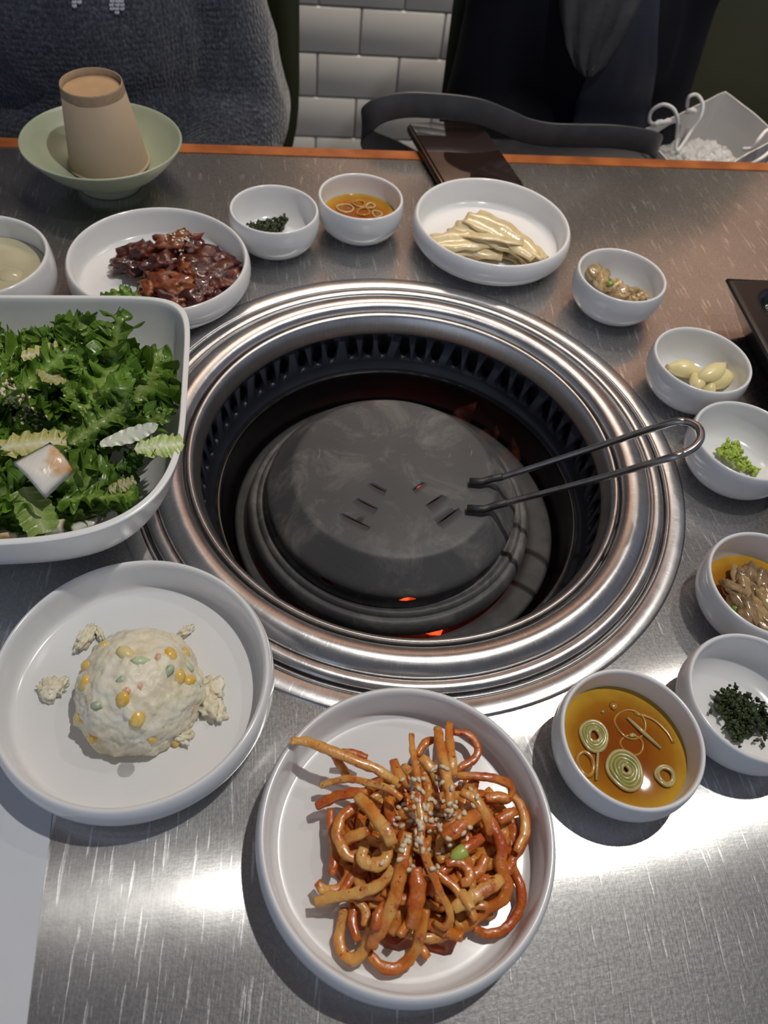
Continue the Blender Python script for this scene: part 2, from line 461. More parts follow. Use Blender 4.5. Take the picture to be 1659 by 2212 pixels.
# lid
lid = empty('fire_dome', (LX, LY, -.080), 0, 'domed dark cast-iron lid with slits covering the fire', 'lid')
lp = [(0, .0595), (.03, .0592), (.06, .0582), (.078, .0568), (.083, .0560), (.0855, .0542), (.090, .0495), (.0965, .0430), (.1025, .0372), (.1045, .0330), (.1040, .0290), (.1025, .0240),
      (.1030, .0205), (.1050, .0190), (.1075, .0205), (.1098, .0212), (.1120, .0195), (.1132, .0175), (.1150, .0175), (.1175, .0168), (.1200, .0130), (.1212, .0085), (.1215, .0050)]
sm = [(p.x, p.y) for p in catmull([(r, z, 0) for r, z in lp], 3)]
inner = [(max(r - .0018, 0), z - .0022) for r, z in sm[::-1] if r > .002]
prof = sm + [(.1200, .0045)] + [q for q in inner[1:]] + [(0, .0570)]
lb = lathe('dome', prof, IRON, lid, seg=160)
CV, CF = [], []
def add_lens(cx, cy, ang, L, wd_, z0, z1):
    b = len(CV); n = 14; ca, sa = math.cos(ang), math.sin(ang)
    for i in range(n):
        t = 2 * PI * i / n; x = math.cos(t) * L / 2; y = math.copysign(abs(math.sin(t)) ** 1.3, math.sin(t)) * wd_ / 2
        for z in (z0, z1): CV.append((cx + x * ca - y * sa, cy + x * sa + y * ca, z))
    for i in range(n):
        j = (i + 1) % n; CF.append((b + 2 * i, b + 2 * j, b + 2 * j + 1, b + 2 * i + 1))
    CF.append(tuple(b + 2 * i for i in range(n))[::-1]); CF.append(tuple(b + 2 * i + 1 for i in range(n)))
slits = [(-.019, -.018, -.005, -.024), (-.027, -.035, -.010, -.042), (-.037, -.051, -.013, -.060), (.024, -.008, .016, -.018), (.040, -.018, .028, -.031), (.054, -.028, .038, -.047)]
for x0, y0, x1, y1 in slits:
    L = math.hypot(x1 - x0, y1 - y0); add_lens((x0 + x1) / 2, (y0 + y1) / 2, math.atan2(y1 - y0, x1 - x0), L, .0017, .040, .075)
for deg in (-149.5, -112.2, -76.6, -39.7, 0, 38, 76, 114, 151):
    a = math.radians(deg); b = len(CV); ca, sa = math.cos(a), math.sin(a)
    for v in IV:
        lx, ly, lz = v.x * .0075, v.y * .0074, v.z * .0056
        r = .1030 + lx; CV.append((r * ca - ly * sa, r * sa + ly * ca,   .0285 + lz))
    CF += [tuple(b + i for i in f) for f in IF]
bool_cut(lb, CV, CF)
ASHM = mat('ash_grey_scar', (.20, .185, .16), .8, 0, .5, 300, .5, 600)
# pressed marks: dull raised welts of closed slits on the far half
for (x0, y0, x1, y1) in ((-.066, .017, -.0645, -.006), (-.048, .015, -.047, -.004), (-.031, .012, -.029, -.002), (.022, .028, .020, .014), (.042, .032, .040, .018), (.058, .044, .060, .024)):
    tube('pressed_mark', [(x0, y0, .0588 - (x0 * x0 + y0 * y0) * .35), ((x0 + x1) / 2 + .002, (y0 + y1) / 2, .0592 - (x0 * x0 + y0 * y0) * .35), (x1, y1, .0588 - (x0 * x0 + y0 * y0) * .35)], [.0003, .0011, .0003], ASHM, lid, 6)

# lifter: one bent wire, two sooty ends on the lid
ENDZ = -.0175
lifter = empty('lid_lifter', at(1015, 1040, ENDZ), 0, 'bent steel wire lifter reaching from the lid over the grill ring', 'lifter')
bpy.context.view_layer.update()
wp = [at(1060, 1035, ENDZ + .001), at(1100, 1026, ENDZ + .010), at(1300, 962, .048), at(1440, 916, .094), at(1480, 911, .101), at(1507, 922, .104), at(1514, 943, .104), at(1503, 963, .103), at(1478, 979, .100), at(1440, 991, .095), at(1310, 1029, .055), at(1110, 1082, ENDZ + .012), at(1070, 1092, ENDZ + .001)]
def in_lifter(o):
    o.parent = lifter; o.matrix_parent_inverse = lifter.matrix_world.inverted(); return o
in_lifter(tube('wire_loop', catmull(wp, 8), .0026, WIRE, None, 12))
in_lifter(tube('wire_end', [at(1015, 1040, ENDZ), at(1040, 1041, ENDZ), at(1060, 1035, ENDZ + .001), at(1085, 1030, ENDZ + .007)], .0031, SOOTWIRE, None, 10))
in_lifter(tube('wire_end', [at(1010, 1098, ENDZ), at(1045, 1100, ENDZ), at(1070, 1092, ENDZ + .001), at(1095, 1086, ENDZ + .007)], .0031, SOOTWIRE, None, 10))

# faint flames between the lid and the liner
def m_flame():
    n = N('faint_flame'); n.t.nodes.remove(n.b)
    e = n.new('ShaderNodeEmission'); t = n.new('ShaderNodeBsdfTransparent'); mx = n.new('ShaderNodeMixShader')
    f = n.noise(n.coord(), 60, 3); e.inputs[1].default_value = .35
    n.link(n.ramp(f, [(.35, (.55, .10, .12)), (.65, (1, .28, .10))]), e.inputs[0])
    lw = n.new('ShaderNodeLayerWeight'); lw.inputs[0].default_value = .5
    n.link(n.math('MULTIPLY', n.math('MULTIPLY_ADD', lw.outputs['Facing'], -.09, .085), n.ramp(f, [(.35, (0, 0, 0)), (.65, (1, 1, 1))])), mx.inputs[0])
    n.link(t.outputs[0], mx.inputs[1]); n.link(e.outputs[0], mx.inputs[2]); n.link(mx.outputs[0], n.out.inputs[0]); return n.m
FL = m_flame()
for i, (deg, hgt, wdt) in enumerate(((62, .040, .012), (50, .030, .012), (38, .034, .014))):
    a = math.radians(deg); r = .128
    V, Fc = lathe_data([(0, 0), (.5, .15), (.8, .35), (.7, .6), (.35, .85), (0, 1.1)], 14)
    V = [Vector((v[0] * wdt + .006 * math.sin(v[2] * 4 + i), v[1] * wdt * .6, v[2] * hgt)) for v in V]
    f = mesh_obj('flame', V, Fc, FL, None, (LX + r * math.cos(a), LY + r * math.sin(a), -.080), (0, 0, a + PI / 2))
    tag(f, ('tall', 'middle', 'low')[i] + (' faint reddish flame rising behind the lid' if i == 0 else ' faint reddish flame beside the lid' if i == 1 else ' faint orange flame nearest the lifter'), 'flame')

# ------------------------------------------------------------------ crockery
def bowl_me():
    out = [(0, 0.0015), (.021, .0015), (.0235, 0), (.0258, 0), (.0285, .0016), (.0345, .0062), (.0395, .0125), (.0423, .0200), (.0430, .0260), (.0428, .0320), (.0423, .0360), (.0417, .0385), (.0408, .0393), (.0398, .0390), (.0391, .0372),
           (.0390, .0320), (.0385, .0240), (.0365, .0160), (.0325, .0105), (.026, .0078), (.015, .0072), (0, .0072)]
    return [(max(p.x, 0), p.y) for p in catmull([(r, z, 0) for r, z in out], 3)]
bowl_prof = bowl_me()
V, Fc = lathe_data(bowl_prof, 96); bme = bpy.data.meshes.new('small_bowl'); bme.from_pydata(V, [], Fc); bme.materials.append(CER)
bme.polygons.foreach_set('use_smooth', [True] * len(bme.polygons))
def small_bowl(x, y, label):
    o = link_mesh('small_bowl', bme, None, (x, y, 0.0003)); return tag(o, label, 'bowl', 'small white banchan bowls')
plate_prof = [(0, .0018), (.050, .0018), (.0535, 0), (.0570, 0), (.0600, .0012), (.0690, .0050), (.0752, .0098), (.0768, .0124), (.0776, .0132), (.0792, .0160), (.0800, .0205), (.0797, .0260), (.0787, .0300), (.0774, .0326), (.0762, .0334), (.0750, .0328), (.0738, .0300),
              (.0732, .0230), (.0727, .0150), (.0718, .0105), (.0695, .0086), (.065, .0080), (.04, .0078), (0, .0078)]
pp = [(max(p.x, 0), p.y) for p in catmull([(r, z, 0) for r, z in plate_prof], 3)]
V, Fc = lathe_data(pp, 144); pme = bpy.data.meshes.new('deep_plate'); pme.from_pydata(V, [], Fc); pme.materials.append(CER)
pme.polygons.foreach_set('use_smooth', [True] * len(pme.polygons))
def plate(x, y, label, s=1.0):
    o = link_mesh('deep_plate', pme, None, (x, y, 0.0003), (0, 0, 0), (s, s, s)); return tag(o, label, 'plate', 'round white side-dish plates')
BA, BB, BD, BE, BF, BG, BH, BI = (-.147, .651), (-.070, .696), (.186, .631), (.248, .526), (.271, .437), (.263, .303), (.239, .218), (.160, .180)
PC, PK, PL, PM = (.063, .700), (-.128, .174), (.038, .114), (-.231, .559)
small_bowl(*BA, 'small white bowl of dried seaweed flakes beside the red meat plate')
small_bowl(*BB, 'small white bowl of amber sauce at the back beside the pickled radish plate')
small_bowl(*BD, 'small white bowl of chopped mushrooms right of the pickled radish plate')
small_bowl(*BE, 'small white bowl holding peeled garlic cloves')
small_bowl(*BF, 'small white bowl holding green wasabi behind the wire loop')
small_bowl(*BG, 'small white bowl of mushrooms in amber sauce at the right edge')
small_bowl(*BH, 'small white bowl of dark green seaweed at the front right')
small_bowl(*BI, 'small white bowl of amber sauce with onion rings at the front')
plate(*PC, 'round white plate of pale pickled radish slices behind the grill')
plate(*PK, 'round white plate under the potato salad scoop')
plate(*PL, 'round white plate under the red spicy radish strips')
plate(*PM, 'round white plate of dark red braised meat at the back left')
# larger round bowl at the left edge
kb = lathe('soup_bowl', [(r * 1.36, z * 1.36) for r, z in bowl_prof], CER, None, (-.3605, .498, .0003), 96)
tag(kb, 'round white bowl of cloudy pale broth at the left edge', 'bowl')
BROTH = mat('cloudy_broth', (.60, .55, .36), .06, 0, .15, 40, Coat_Weight=.5)
tag(lathe('broth', [(0, .0345), (.0500, .0345), (.0520, .0349)], BROTH, None, (-.3605, .498, 0), 64), 'cloudy pale yellow broth filling the round bowl at the left edge', 'soup')
for i, (dx, dy, s) in enumerate(((.022, .004, .011), (.005, -.02, .010), (-.02, .012, .012))):
    tag(blob('radish_cube', (s, s, .004), BROTH, None, (-.3605 + dx, .498 + dy, .0335), (0, 0, i), 2, .1, 1, i), ('largest', 'nearest', 'leftmost')[i] + ' pale radish cube just under the broth surface', 'radish')

# green footed bowl with an inverted paper cup
GREEN = N('celadon_glaze'); _c = GREEN.coord()
GREEN.set(Base_Color=GREEN.ramp(GREEN.noise(_c, 18, 4), [(.3, (.30, .35, .25)), (.7, (.36, .40, .29))]), Roughness=.34); GREEN.bump(GREEN.noise(_c, 90, 3), .08, .0005); GREEN = GREEN.m
gb = lathe('footed_bowl', [(0, .002), (.026, .002), (.028, 0), (.0310, 0), (.0318, .004), (.0325, .0095), (.040, .0125), (.055, .0215), (.067, .033), (.0755, .0435), (.0775, .0465), (.0765, .0478), (.0745, .0465), (.066, .0365), (.053, .0250), (.038, .0172), (.02, .0142), (0, .0140)], GREEN, None, (-.333, .713, .0003), 128, 4)
tag(gb, 'pale celadon green footed bowl under the paper cup', 'bowl')
KRAFT = N('kraft_paper'); _c = KRAFT.coord()
KRAFT.set(Base_Color=KRAFT.mix(KRAFT.math('MULTIPLY', KRAFT.noise(_c, 900, 3, .7), .5), (.34, .255, .17), (.44, .35, .25)), Roughness=.75); KRAFT.bump(KRAFT.noise(_c, 700, 3), .1, .0004); KRAFT = KRAFT.m
KRAFTIN = mat('kraft_base', (.44, .28, .15), .7, 0, .12, 60)
KRAFTD = mat('kraft_seam', (.34, .24, .15), .75, 0, .15, 200)
cup = empty('paper_cup', (-.334, .7225, .0185), 0, 'brown kraft paper cup standing upside down in the green bowl', 'cup')
cup.rotation_euler = (.03, -.02, 0)
lathe('cup_wall', [(.0393, .0012), (.0286, .0780), (.0281, .0780), (.0386, .0012)], KRAFT, cup, seg=96)
lathe('base_band', [(.02985, .0700), (.02895, .0775), (.0286, .0790), (.0278, .0788), (.0276, .0725)], KRAFTD, cup, seg=96)
lathe('cup_base', [(0, .0722), (.0279, .0722)], KRAFTIN, cup, seg=96)
tube('rolled_rim', [(.0396 * math.cos(2 * PI * k / 96), .0396 * math.sin(2 * PI * k / 96), .0014) for k in range(96)], .0014, KRAFT, cup, 8, closed=True)

# square salad bowl
MELA = mat('white_melamine', (.86, .87, .85), .3, 0, .04, 20, .04, 300)
def sq_r(a, half):
    ca, sa = abs(math.cos(a)), abs(math.sin(a))
    e = 7.5 if (0 <= a % (2 * PI) <= PI / 2) else (7.5 if (a % (2 * PI)) < PI else 3.1)
    if math.cos(a) < 0 and math.sin(a) < 0: e = 3.1
    return half / ((ca ** e + sa ** e) ** (1 / e))
SB = T(-.165, .3684, .0035)
lv = [(.045, .002), (.050, 0), (.056, .0005), (.070, .008), (.088, .026), (.100, .046), (.1065, .064), (.1100, .0765), (.1098, .0785), (.1080, .0790), (.1062, .0780), (.1035, .066), (.0965, .048), (.084, .029), (.066, .0125), (.050, .0065), (.03, .0055)]
lv = [(p.x, p.y) for p in catmull([(a, b, 0) for a, b in lv], 3)]
V, Fc = [], []; SG = 160
for (h_, z_) in lv:
    for k in range(SG):
        a = 2 * PI * k / SG; f = min(1, max(0, (h_ - .04) / .05)); rr = sq_r(a, h_) * f + h_ * (1 - f)
        V.append((rr * math.cos(a), rr * math.sin(a), z_))
for i in range(len(lv) - 1):
    for k in range(SG):
        k2 = (k + 1) % SG; Fc.append((i * SG + k, i * SG + k2, (i + 1) * SG + k2, (i + 1) * SG + k))
Fc.append(tuple(range(SG))[::-1]); Fc.append(tuple((len(lv) - 1) * SG + k for k in range(SG)))
sbo = mesh_obj('salad_bowl', V, Fc, MELA, None, SB, (0, 0, YAW))
tag(sbo, 'large square white bowl of green salad at the left', 'bowl')

# ------------------------------------------------------------------ food: seeds
SEED = mat('sesame_seed_skin', (.84, .73, .50), .4, 0, .15, 300)
V, Fc = ico(1)
sme = bpy.data.meshes.new('sesame_seed'); sme.from_pydata([(v.x * .0017 * (1 - .25 * v.x), v.y * .00105, v.z * .0007) for v in V], [], Fc); sme.materials.append(SEED)
sme.polygons.foreach_set('use_smooth', [True] * len(sme.polygons))
def seeds_on(bvh, pts, label, group, s=1.0, lift=.0004):
    for (px, py) in pts:
        d = pixel_ray(px, py); h = bvh.ray_cast(CAMP, d)
        if h[0] is None: continue
        nn = (h[1] if h[1].dot(d) < 0 else -h[1])
        o = link_mesh('sesame_seed', sme, None, h[0] + nn * lift, align(nn, rnd.random() * 6.28), (s,) * 3)
        tag(o, label, 'sesame seed', group)

# ------------------------------------------------------------------ spicy radish
def m_radish():
    n = N('spicy_radish'); c = n.coord(); f = n.noise(c, 45, 5, .6); sp = n.noise(c, 300, 3, .7); pt = n.noise(c, 85, 4, .65)
    oi = n.new('ShaderNodeObjectInfo')
    f2 = n.math('ADD', f, n.math('MULTIPLY_ADD', oi.outputs['Random'], .30, -.15))
    base = n.ramp(f2, [(.32, (.50, .10, .010)), (.48, (.66, .23, .030)), (.64, (.74, .41, .11))])
    base = n.mix(n.ramp(pt, [(.52, (0, 0, 0)), (.66, (.8, .8, .8))]), base, (.42, .05, .006))
    n.set(Base_Color=n.mix(n.ramp(sp, [(.62, (0, 0, 0)), (.68, (1, 1, 1))]), base, (.26, .015, .004)), Subsurface_Weight=.12, Subsurface_Scale=.003, Coat_Weight=.35, Coat_Roughness=.14)
    n.link(n.math('MULTIPLY_ADD', n.noise(c, 120, 3), .4, .12), n.b.inputs['Roughness'])
    n.b.inputs['Subsurface Radius'].default_value = (1, .35, .1)
    n.bump(n.math('ADD', n.noise(c, 420, 4), n.noise(n.coord((1, 1, 1)), 120, 3)), .45, .0009); return n.m
RAD = m_radish()
GREENTIP = mat('pale_green_tip', (.42, .50, .10), .3, 0, .2, 90)
def cp(L, z): return [at(540 + x / 2.44, 1480 + y / 2.44, zz if isinstance(z, (list, tuple)) else z) for (x, y), zz in zip(L, z if isinstance(z, (list, tuple)) else [0] * len(L))]
ST = [
 ([(215, 300), (290, 295), (400, 335), (520, 385), (640, 430), (740, 490), (790, 530)], [.037, .037, .038, .037, .036, .034, .031], 46),
 ([(852, 258), (855, 330), (875, 430), (890, 560), (900, 700), (905, 820), (930, 920), (965, 1000), (1000, 1090), (1040, 1160), (1055, 1230), (1025, 1275), (970, 1250)], [.036, .038, .042, .045, .045, .044, .041, .038, .035, .032, .029, .026, .023], 36),
 ([(988, 225), (1005, 330), (1025, 430), (1050, 560), (1060, 680)], [.028, .034, .038, .041, .038], 52),
 ([(1052, 200), (1052, 300), (1065, 400), (1075, 480)], [.024, .028, .031, .030], 46),
 ([(1070, 245), (1150, 260), (1198, 325), (1185, 385), (1135, 420), (1090, 450)], .022, 40),
 ([(1090, 480), (1180, 480), (1280, 490), (1360, 520), (1382, 570), (1350, 610), (1270, 600)], [.030, .031, .031, .028, .025, .024, .026], 40),
 ([(880, 370), (920, 310), (975, 285)], .022, 40),
 ([(350, 640), (430, 595), (530, 570), (620, 560)], [.022, .026, .029, .031], 46),
 ([(370, 530), (450, 505), (540, 495), (640, 520), (740, 550), (800, 600)], [.022, .026, .031, .035, .038, .038], 34),
 ([(565, 585), (620, 640), (680, 720), (730, 790), (745, 840)], [.034, .037, .040, .041, .038], 58),
 ([(480, 840), (540, 800), (630, 765)], [.025, .030, .033], 50),
 ([(600, 860), (590, 910), (630, 950), (690, 940), (725, 890), (700, 830)], .032, 58),
 ([(420, 650), (430, 760), (450, 870), (440, 950), (430, 1000)], .020, 42),
 ([(352, 1040), (390, 1080), (450, 1080), (510, 1030), (520, 950)], .019, 46),
 ([(340, 1145), (430, 1120), (540, 1100), (650, 1070), (730, 1010), (760, 960)], [.020, .024, .028, .031, .034, .035], 50),
 ([(830, 780), (810, 900), (785, 1020), (760, 1130), (715, 1240), (660, 1330), (640, 1380)], [.040, .040, .037, .034, .030, .025, .022], 60),
 ([(500, 1170), (480, 1270), (470, 1370), (520, 1440), (580, 1425), (620, 1350), (650, 1250), (690, 1200)], [.017, .014, .013, .014, .016, .019, .021, .021], 50),
 ([(625, 1410), (680, 1475), (760, 1495), (830, 1455), (880, 1380), (905, 1290), (925, 1180)], [.015, .014, .013, .014, .018, .023, .027], 50),
 ([(890, 1370), (940, 1440)], .014, 40),
 ([(1070, 1180), (1150, 1130), (1230, 1080), (1325, 1025)], [.030, .031, .031, .028], 62),
 ([(1455, 650), (1462, 750), (1430, 850), (1380, 930), (1400, 1000), (1430, 1100), (1410, 1200), (1340, 1285), (1250, 1310), (1180, 1280)], [.019, .018, .018, .019, .018, .017, .015, .014, .014, .016], 44),
 ([(1390, 580), (1435, 660), (1450, 770), (1400, 880)], .024, 44),
 ([(1200, 600), (1270, 720), (1325, 850), (1320, 950), (1355, 1050), (1330, 1130), (1250, 1180), (1150, 1260), (1080, 1290)], [.032, .032, .030, .028, .026, .024, .022, .020, .018], 52),
 ([(1020, 810), (1110, 745), (1220, 665)], [.038, .038, .034], 66),
 ([(1065, 900), (1140, 860), (1225, 805)], [.034, .034, .032], 50),
 ([(1110, 560), (1180, 600), (1225, 660), (1250, 720), (1265, 790)], [.037, .037, .036, .034, .031], 48),
 ([(1240, 600), (1300, 590), (1365, 600)], .027, 50),
 ([(545, 1150), (540, 1250), (570, 1350)], .018, 40),
 ([(560, 1130), (610, 1190), (605, 1270)], .022, 40),
 ([(740, 1270), (850, 1310), (950, 1330), (1050, 1310)], .017, 52),
 ([(1300, 720), (1400, 660)], .027, 52),
 ([(755, 400), (790, 480), (850, 540)], [.026, .031, .034], 46),
 ([(440, 370), (480, 420), (515, 490)], [.033, .028, .024], 40),
 ([(900, 380), (960, 440), (1000, 520)], .032, 50),
 ([(870, 960), (880, 1080), (870, 1180), (850, 1280)], [.036, .034, .032, .028], 70),
 ([(1030, 940), (1090, 930), (1150, 970), (1150, 1030), (1110, 1040)], .034, 44),
 ([(560, 640), (480, 700), (460, 790), (500, 880), (560, 920)], .028, 50),
 ([(620, 380), (560, 360), (480, 350)], .028, 34),
 ([(950, 960), (1010, 1010), (1090, 1080), (1130, 1170)], .031, 40),
 ([(700, 1080), (800, 1130), (900, 1100)], .029, 48),
 ([(1240, 900), (1200, 990), (1090, 1010)], .029, 52),
]
strands = []; GR = 'spicy radish strips in the pile'
sl = {0: 'long pale radish strip reaching over the left rim of the plate', 1: 'thin radish strip standing pointed at the top and crossing the whole pile', 4: 'radish strip curled into a loop at the far edge of the pile',
      16: 'radish strip bent in a U at the lower left of the pile', 17: 'radish strip bent in a U at the bottom of the pile', 20: 'long radish strip looping around the right side of the pile', 24: 'short radish strip with a green tip on the right of the seeds'}
def flat_tube(pts, w, seg=8):
    n = len(pts); R = [1.16 * w * (.62 + .38 * math.sin(PI * min(1, max(0, (i + .6) / n * 1.0))) ** .35) for i in range(n)]
    return tube('radish_strip', pts, R, RAD, None, seg, flat=.74, wob=.30, sq=.55)
for i, (L, z, w) in enumerate(ST):
    P = catmull(cp(L, z), 7)
    o = flat_tube(P, w / 2 / 2.44 / 4050)
    tag(o, sl.get(i, 'orange-red spicy radish strip tangled in the pile'), 'radish', None if i in sl else GR); strands.append(o)
# the green tip of one strip
gt = tube('green_tip', catmull(cp([(1055, 912), (1090, 895), (1135, 868)], .0350), 4), [.0006, .0018, .0026, .0030, .0034, .0036, .0038, .0038, .0034], GREENTIP, None, 8, .75); gt.parent = strands[24]
r2 = random.Random(21)
for k in range(150):
    while True:
        cx, cy = r2.uniform(470, 1380), r2.uniform(430, 1330)
        if ((cx - 930) / 460) ** 2 + ((cy - 880) / 450) ** 2 < 1: break
    rr = math.hypot((cx - 930) / 460, (cy - 880) / 450)
    hz = .012 + (.024 * (1 - rr ** 2)) * (r2.random() if k > 40 else .35)
    a = r2.random() * 6.28; L = []; dirv = a; n = r2.randint(4, 7); cvt = r2.uniform(-.55, .55)
    x, y = cx, cy; Z = []
    for j in range(n):
        L.append((x, y)); Z.append(hz + .003 * math.sin(j + k)); dirv += cvt; x += math.cos(dirv) * 70; y += math.sin(dirv) * 70
        q = math.hypot((x - 930) / 500, (y - 880) / 490)
        if q > 1: break
    if len(L) < 3: continue
    o = flat_tube(catmull(cp(L, Z), 5), r2.uniform(38, 56) / 2 / 2.44 / 4050, 7)
    tag(o, 'orange-red spicy radish strip tangled in the pile', 'radish', GR); strands.append(o)
SAUCE_R = mat('red_orange_sauce', (.55, .10, .012), .15, 0, .4, 80, Coat_Weight=.3)
tag(blob('chilli_sauce', (.043, .042, .003), SAUCE_R, None, (.049, .107, .0082), (0, 0, 0), 4, .25, 2.5, 5, .08, 7), 'thin orange-red sauce pooled under the radish pile', 'sauce', kind='stuff')
bv = bvh_of(strands)
pts = []
r3 = random.Random(5)
while len(pts) < 118:
    u = r3.gauss(0, 1); v = r3.gauss(0, 1); x = 940 + u * 95 - v * 20; y = 680 + v * 125
    if 680 < x < 1240 and 430 < y < 1020: pts.append((540 + x / 2.44, 1480 + y / 2.44))
seeds_on(bv, pts, 'tiny toasted sesame seed on the spicy radish', 'sesame seeds on the spicy radish', 1.25, .0009)

# ------------------------------------------------------------------ potato salad
POT = N('creamy_potato_salad'); _c = POT.coord()
POT.set(Base_Color=POT.ramp(POT.noise(_c, 60, 5, .6), [(.3, (.70, .60, .38)), (.5, (.84, .78, .60)), (.72, (.88, .85, .73))]), Roughness=.3, Subsurface_Weight=.3, Subsurface_Scale=.004)
POT.b.inputs['Subsurface Radius'].default_value = (1, .8, .5); POT.bump(POT.noise(_c, 330, 5, .65), .55, .0012); POT = POT.m
CORN = mat('corn_yellow', (.80, .47, .03), .25, 0, .25, 220, col2=(.80, .60, .22), Coat_Weight=.3)
CARR = mat('carrot_orange', (.80, .26, .10), .35, 0, .2, 220, col2=(.80, .55, .38))
CUC = mat('cucumber_green', (.25, .38, .20), .3, 0, .5, 260, col2=(.58, .62, .46))
CUCP = mat('pale_cucumber', (.58, .66, .42), .3)
scx, scy = -.1255, .1705
V0, F0 = ico(6)
def pot_shape(v, sx, sy, sz, s, a1=.03, a2=.035):
    d = 1 + a1 * noise.noise(v * 2.3 + Vector((s, 0, 0))) * 2 + a2 * noise.fractal(v * 6 + Vector((0, s, 0)), 1, 2, 4)
    skirt = max(0, .35 - abs(v.z)) / .35
    d += .022 * noise.noise(v * 15 + Vector((s, s, 0))) + .014 * noise.noise(v * 30 + Vector((0, s, s)))
    d += skirt * .10 * noise.noise(Vector((math.atan2(v.y, v.x) * 5, v.z * 3, s)))
    return Vector((v.x * sx * d, v.y * sy * d, max(v.z, -.25) * sz * d))
scoop = mesh_obj('potato_salad_scoop', [pot_shape(v, .0365, .0375, .0360, 3.3) for v in V0], F0, POT, None, (scx, scy, .0145))
tag(scoop, 'domed scoop of creamy potato salad with corn on the white plate', 'salad')
bpy.context.view_layer.update()
bvp = bvh_of([scoop])
for i, (px, py, s, st_) in enumerate(((112, 1486, .9, 1.3), (128, 1478, .6, .8), (462, 1490, 1.0, 1), (455, 1530, 1.1, 1), (440, 1475, .6, .8), (185, 1378, 1.0, .7), (215, 1368, .6, .6), (385, 1590, .9, .8), (400, 1365, .7, .6))):
    p = at(px, py, .011)
    b = blob('potato_crumb', (.0085 * s, .0060 * s * st_, .0045 * s), POT, scoop, p - scoop.location, (0, 0, i * .9), 4, .35, 2.2, i + 4, .22, 6)
def stick(name, pts_, m, size, sub=2, amp=.15, sd=0):
    for i, (px, py, ang, s) in enumerate(pts_):
        d = pixel_ray(px, py); h = bvp.ray_cast(CAMP, d)
        if h[0] is None: continue
        e = align(h[1], ang)
        blob(name, (size[0] * s, size[1] * s, size[2] * s), m, scoop, h[0] - h[1] * size[2] * s * .40 - scoop.location, e, sub, amp, 1.2, i + sd)
stick('corn_kernel', [(372, 1412, .3, 1.15), (388, 1462, .8, 1.0), (410, 1466, 1.6, 1.1), (298, 1550, .5, 1.2), (262, 1515, 1.5, 1.1), (180, 1478, 1.9, 1.1), (186, 1437, .9, .9), (224, 1391, .4, .8), (175, 1554, .3, .9), (195, 1592, 1.4, 1.0), (330, 1598, 1.5, .8), (383, 1600, .9, .9), (404, 1408, .3, .7)], CORN, (.0048, .0037, .0030))
stick('corn_kernel', [(275, 1408, .1, 1.5)], mat('pale_corn', (.80, .66, .30), .3), (.0040, .0026, .0026), sd=20)
stick('carrot_piece', [(341, 1419, .2, .9), (304, 1482, .9, 1.0), (272, 1494, .3, 1.1), (416, 1532, .9, .8)], CARR, (.0030, .0022, .0018), 1, .2, 30)
stick('cucumber_piece', [(366, 1449, .2, 1.2), (205, 1402, .6, 1.0), (205, 1525, .8, 1.2), (430, 1478, .5, .8), (262, 1470, .5, 1.1)], CUC, (.0034, .0024, .0018), 1, .2, 40)
stick('cucumber_piece', [(310, 1425, 1.0, 1.4), (408, 1436, .4, .9)], CUCP, (.0046, .0024, .0018), 2, .2, 50)
WATER = N('clear_water'); WATER.set(Base_Color=(1, 1, 1), Roughness=.02, Transmission_Weight=1.0, IOR=1.33); WATER = WATER.m
tag(blob('water_drop', (.0048, .0046, .0012), WATER, None, at(272, 1662, .0083), (0, 0, 0), 3, .05, 1, 2), 'clear water drop on the plate in front of the scoop', 'water drop')

# ------------------------------------------------------------------ braised red meat
def m_meat(name, c1, c2, c3):
    n = N(name); c = n.coord(); f = n.noise(c, 90, 5, .65)
    n.set(Base_Color=n.ramp(f, [(.32, c1), (.52, c2), (.72, c3)]), Roughness=.22, Coat_Weight=.5, Coat_Roughness=.08)
    n.bump(n.noise(c, 220, 5, .7), .7, .0016); return n.m
MEAT = m_meat('red_braised_meat', (.022, .003, .002), (.075, .009, .004), (.17, .028, .008))
MEAT2 = m_meat('orange_brown_braised_meat', (.10, .012, .004), (.26, .06, .014), (.42, .17, .05))
meats = []
ml = [
 (300, 560, .020, (.018, .012, .009), .5, MEAT, 'dark red meat piece at the left of the braised pile'),
 (370, 590, .018, (.020, .014, .008), 0, MEAT, 'dark red meat piece in the middle of the braised pile'),
 (440, 590, .018, (.022, .017, .009), .3, MEAT, 'broad dark red meat piece at the right of the braised pile'),
 (462, 615, .015, (.017, .013, .007), .1, MEAT, 'dark red meat piece nearest the right rim of its plate'),
 (375, 525, .030, (.017, .007, .007), .35, MEAT2, 'arched brown meat slice with sesame on top of the braised pile'),
 (410, 530, .028, (.008, .009, .007), -.6, MEAT, 'dark curled end of meat at the top right of the braised pile'),
 (400, 578, .026, (.006, .011, .005), .2, MEAT2, 'orange rolled meat strip hanging down in the braised pile'),
 (370, 612, .022, (.017, .008, .006), -.25, MEAT2, 'orange-brown meat strip with a curled end at the front of the pile'),
 (345, 575, .025, (.013, .009, .008), .8, MEAT, 'dark red meat piece under the arched slice'),
 (325, 625, .016, (.008, .015, .006), .2, MEAT2, 'orange-brown meat strip beside the green leaf'),
 (385, 645, .014, (.018, .009, .006), .2, MEAT, 'dark red meat piece at the near edge of the braised pile'),
 (425, 633, .016, (.014, .012, .008), .9, MEAT, 'dark red meat lump at the front right of the braised pile'),
 (455, 568, .020, (.014, .010, .008), .6, MEAT, 'dark red meat piece at the back right of the braised pile'),
 (370, 655, .013, (.010, .006, .005), -.3, MEAT2, 'small orange-brown meat scrap nearest the salad bowl')]
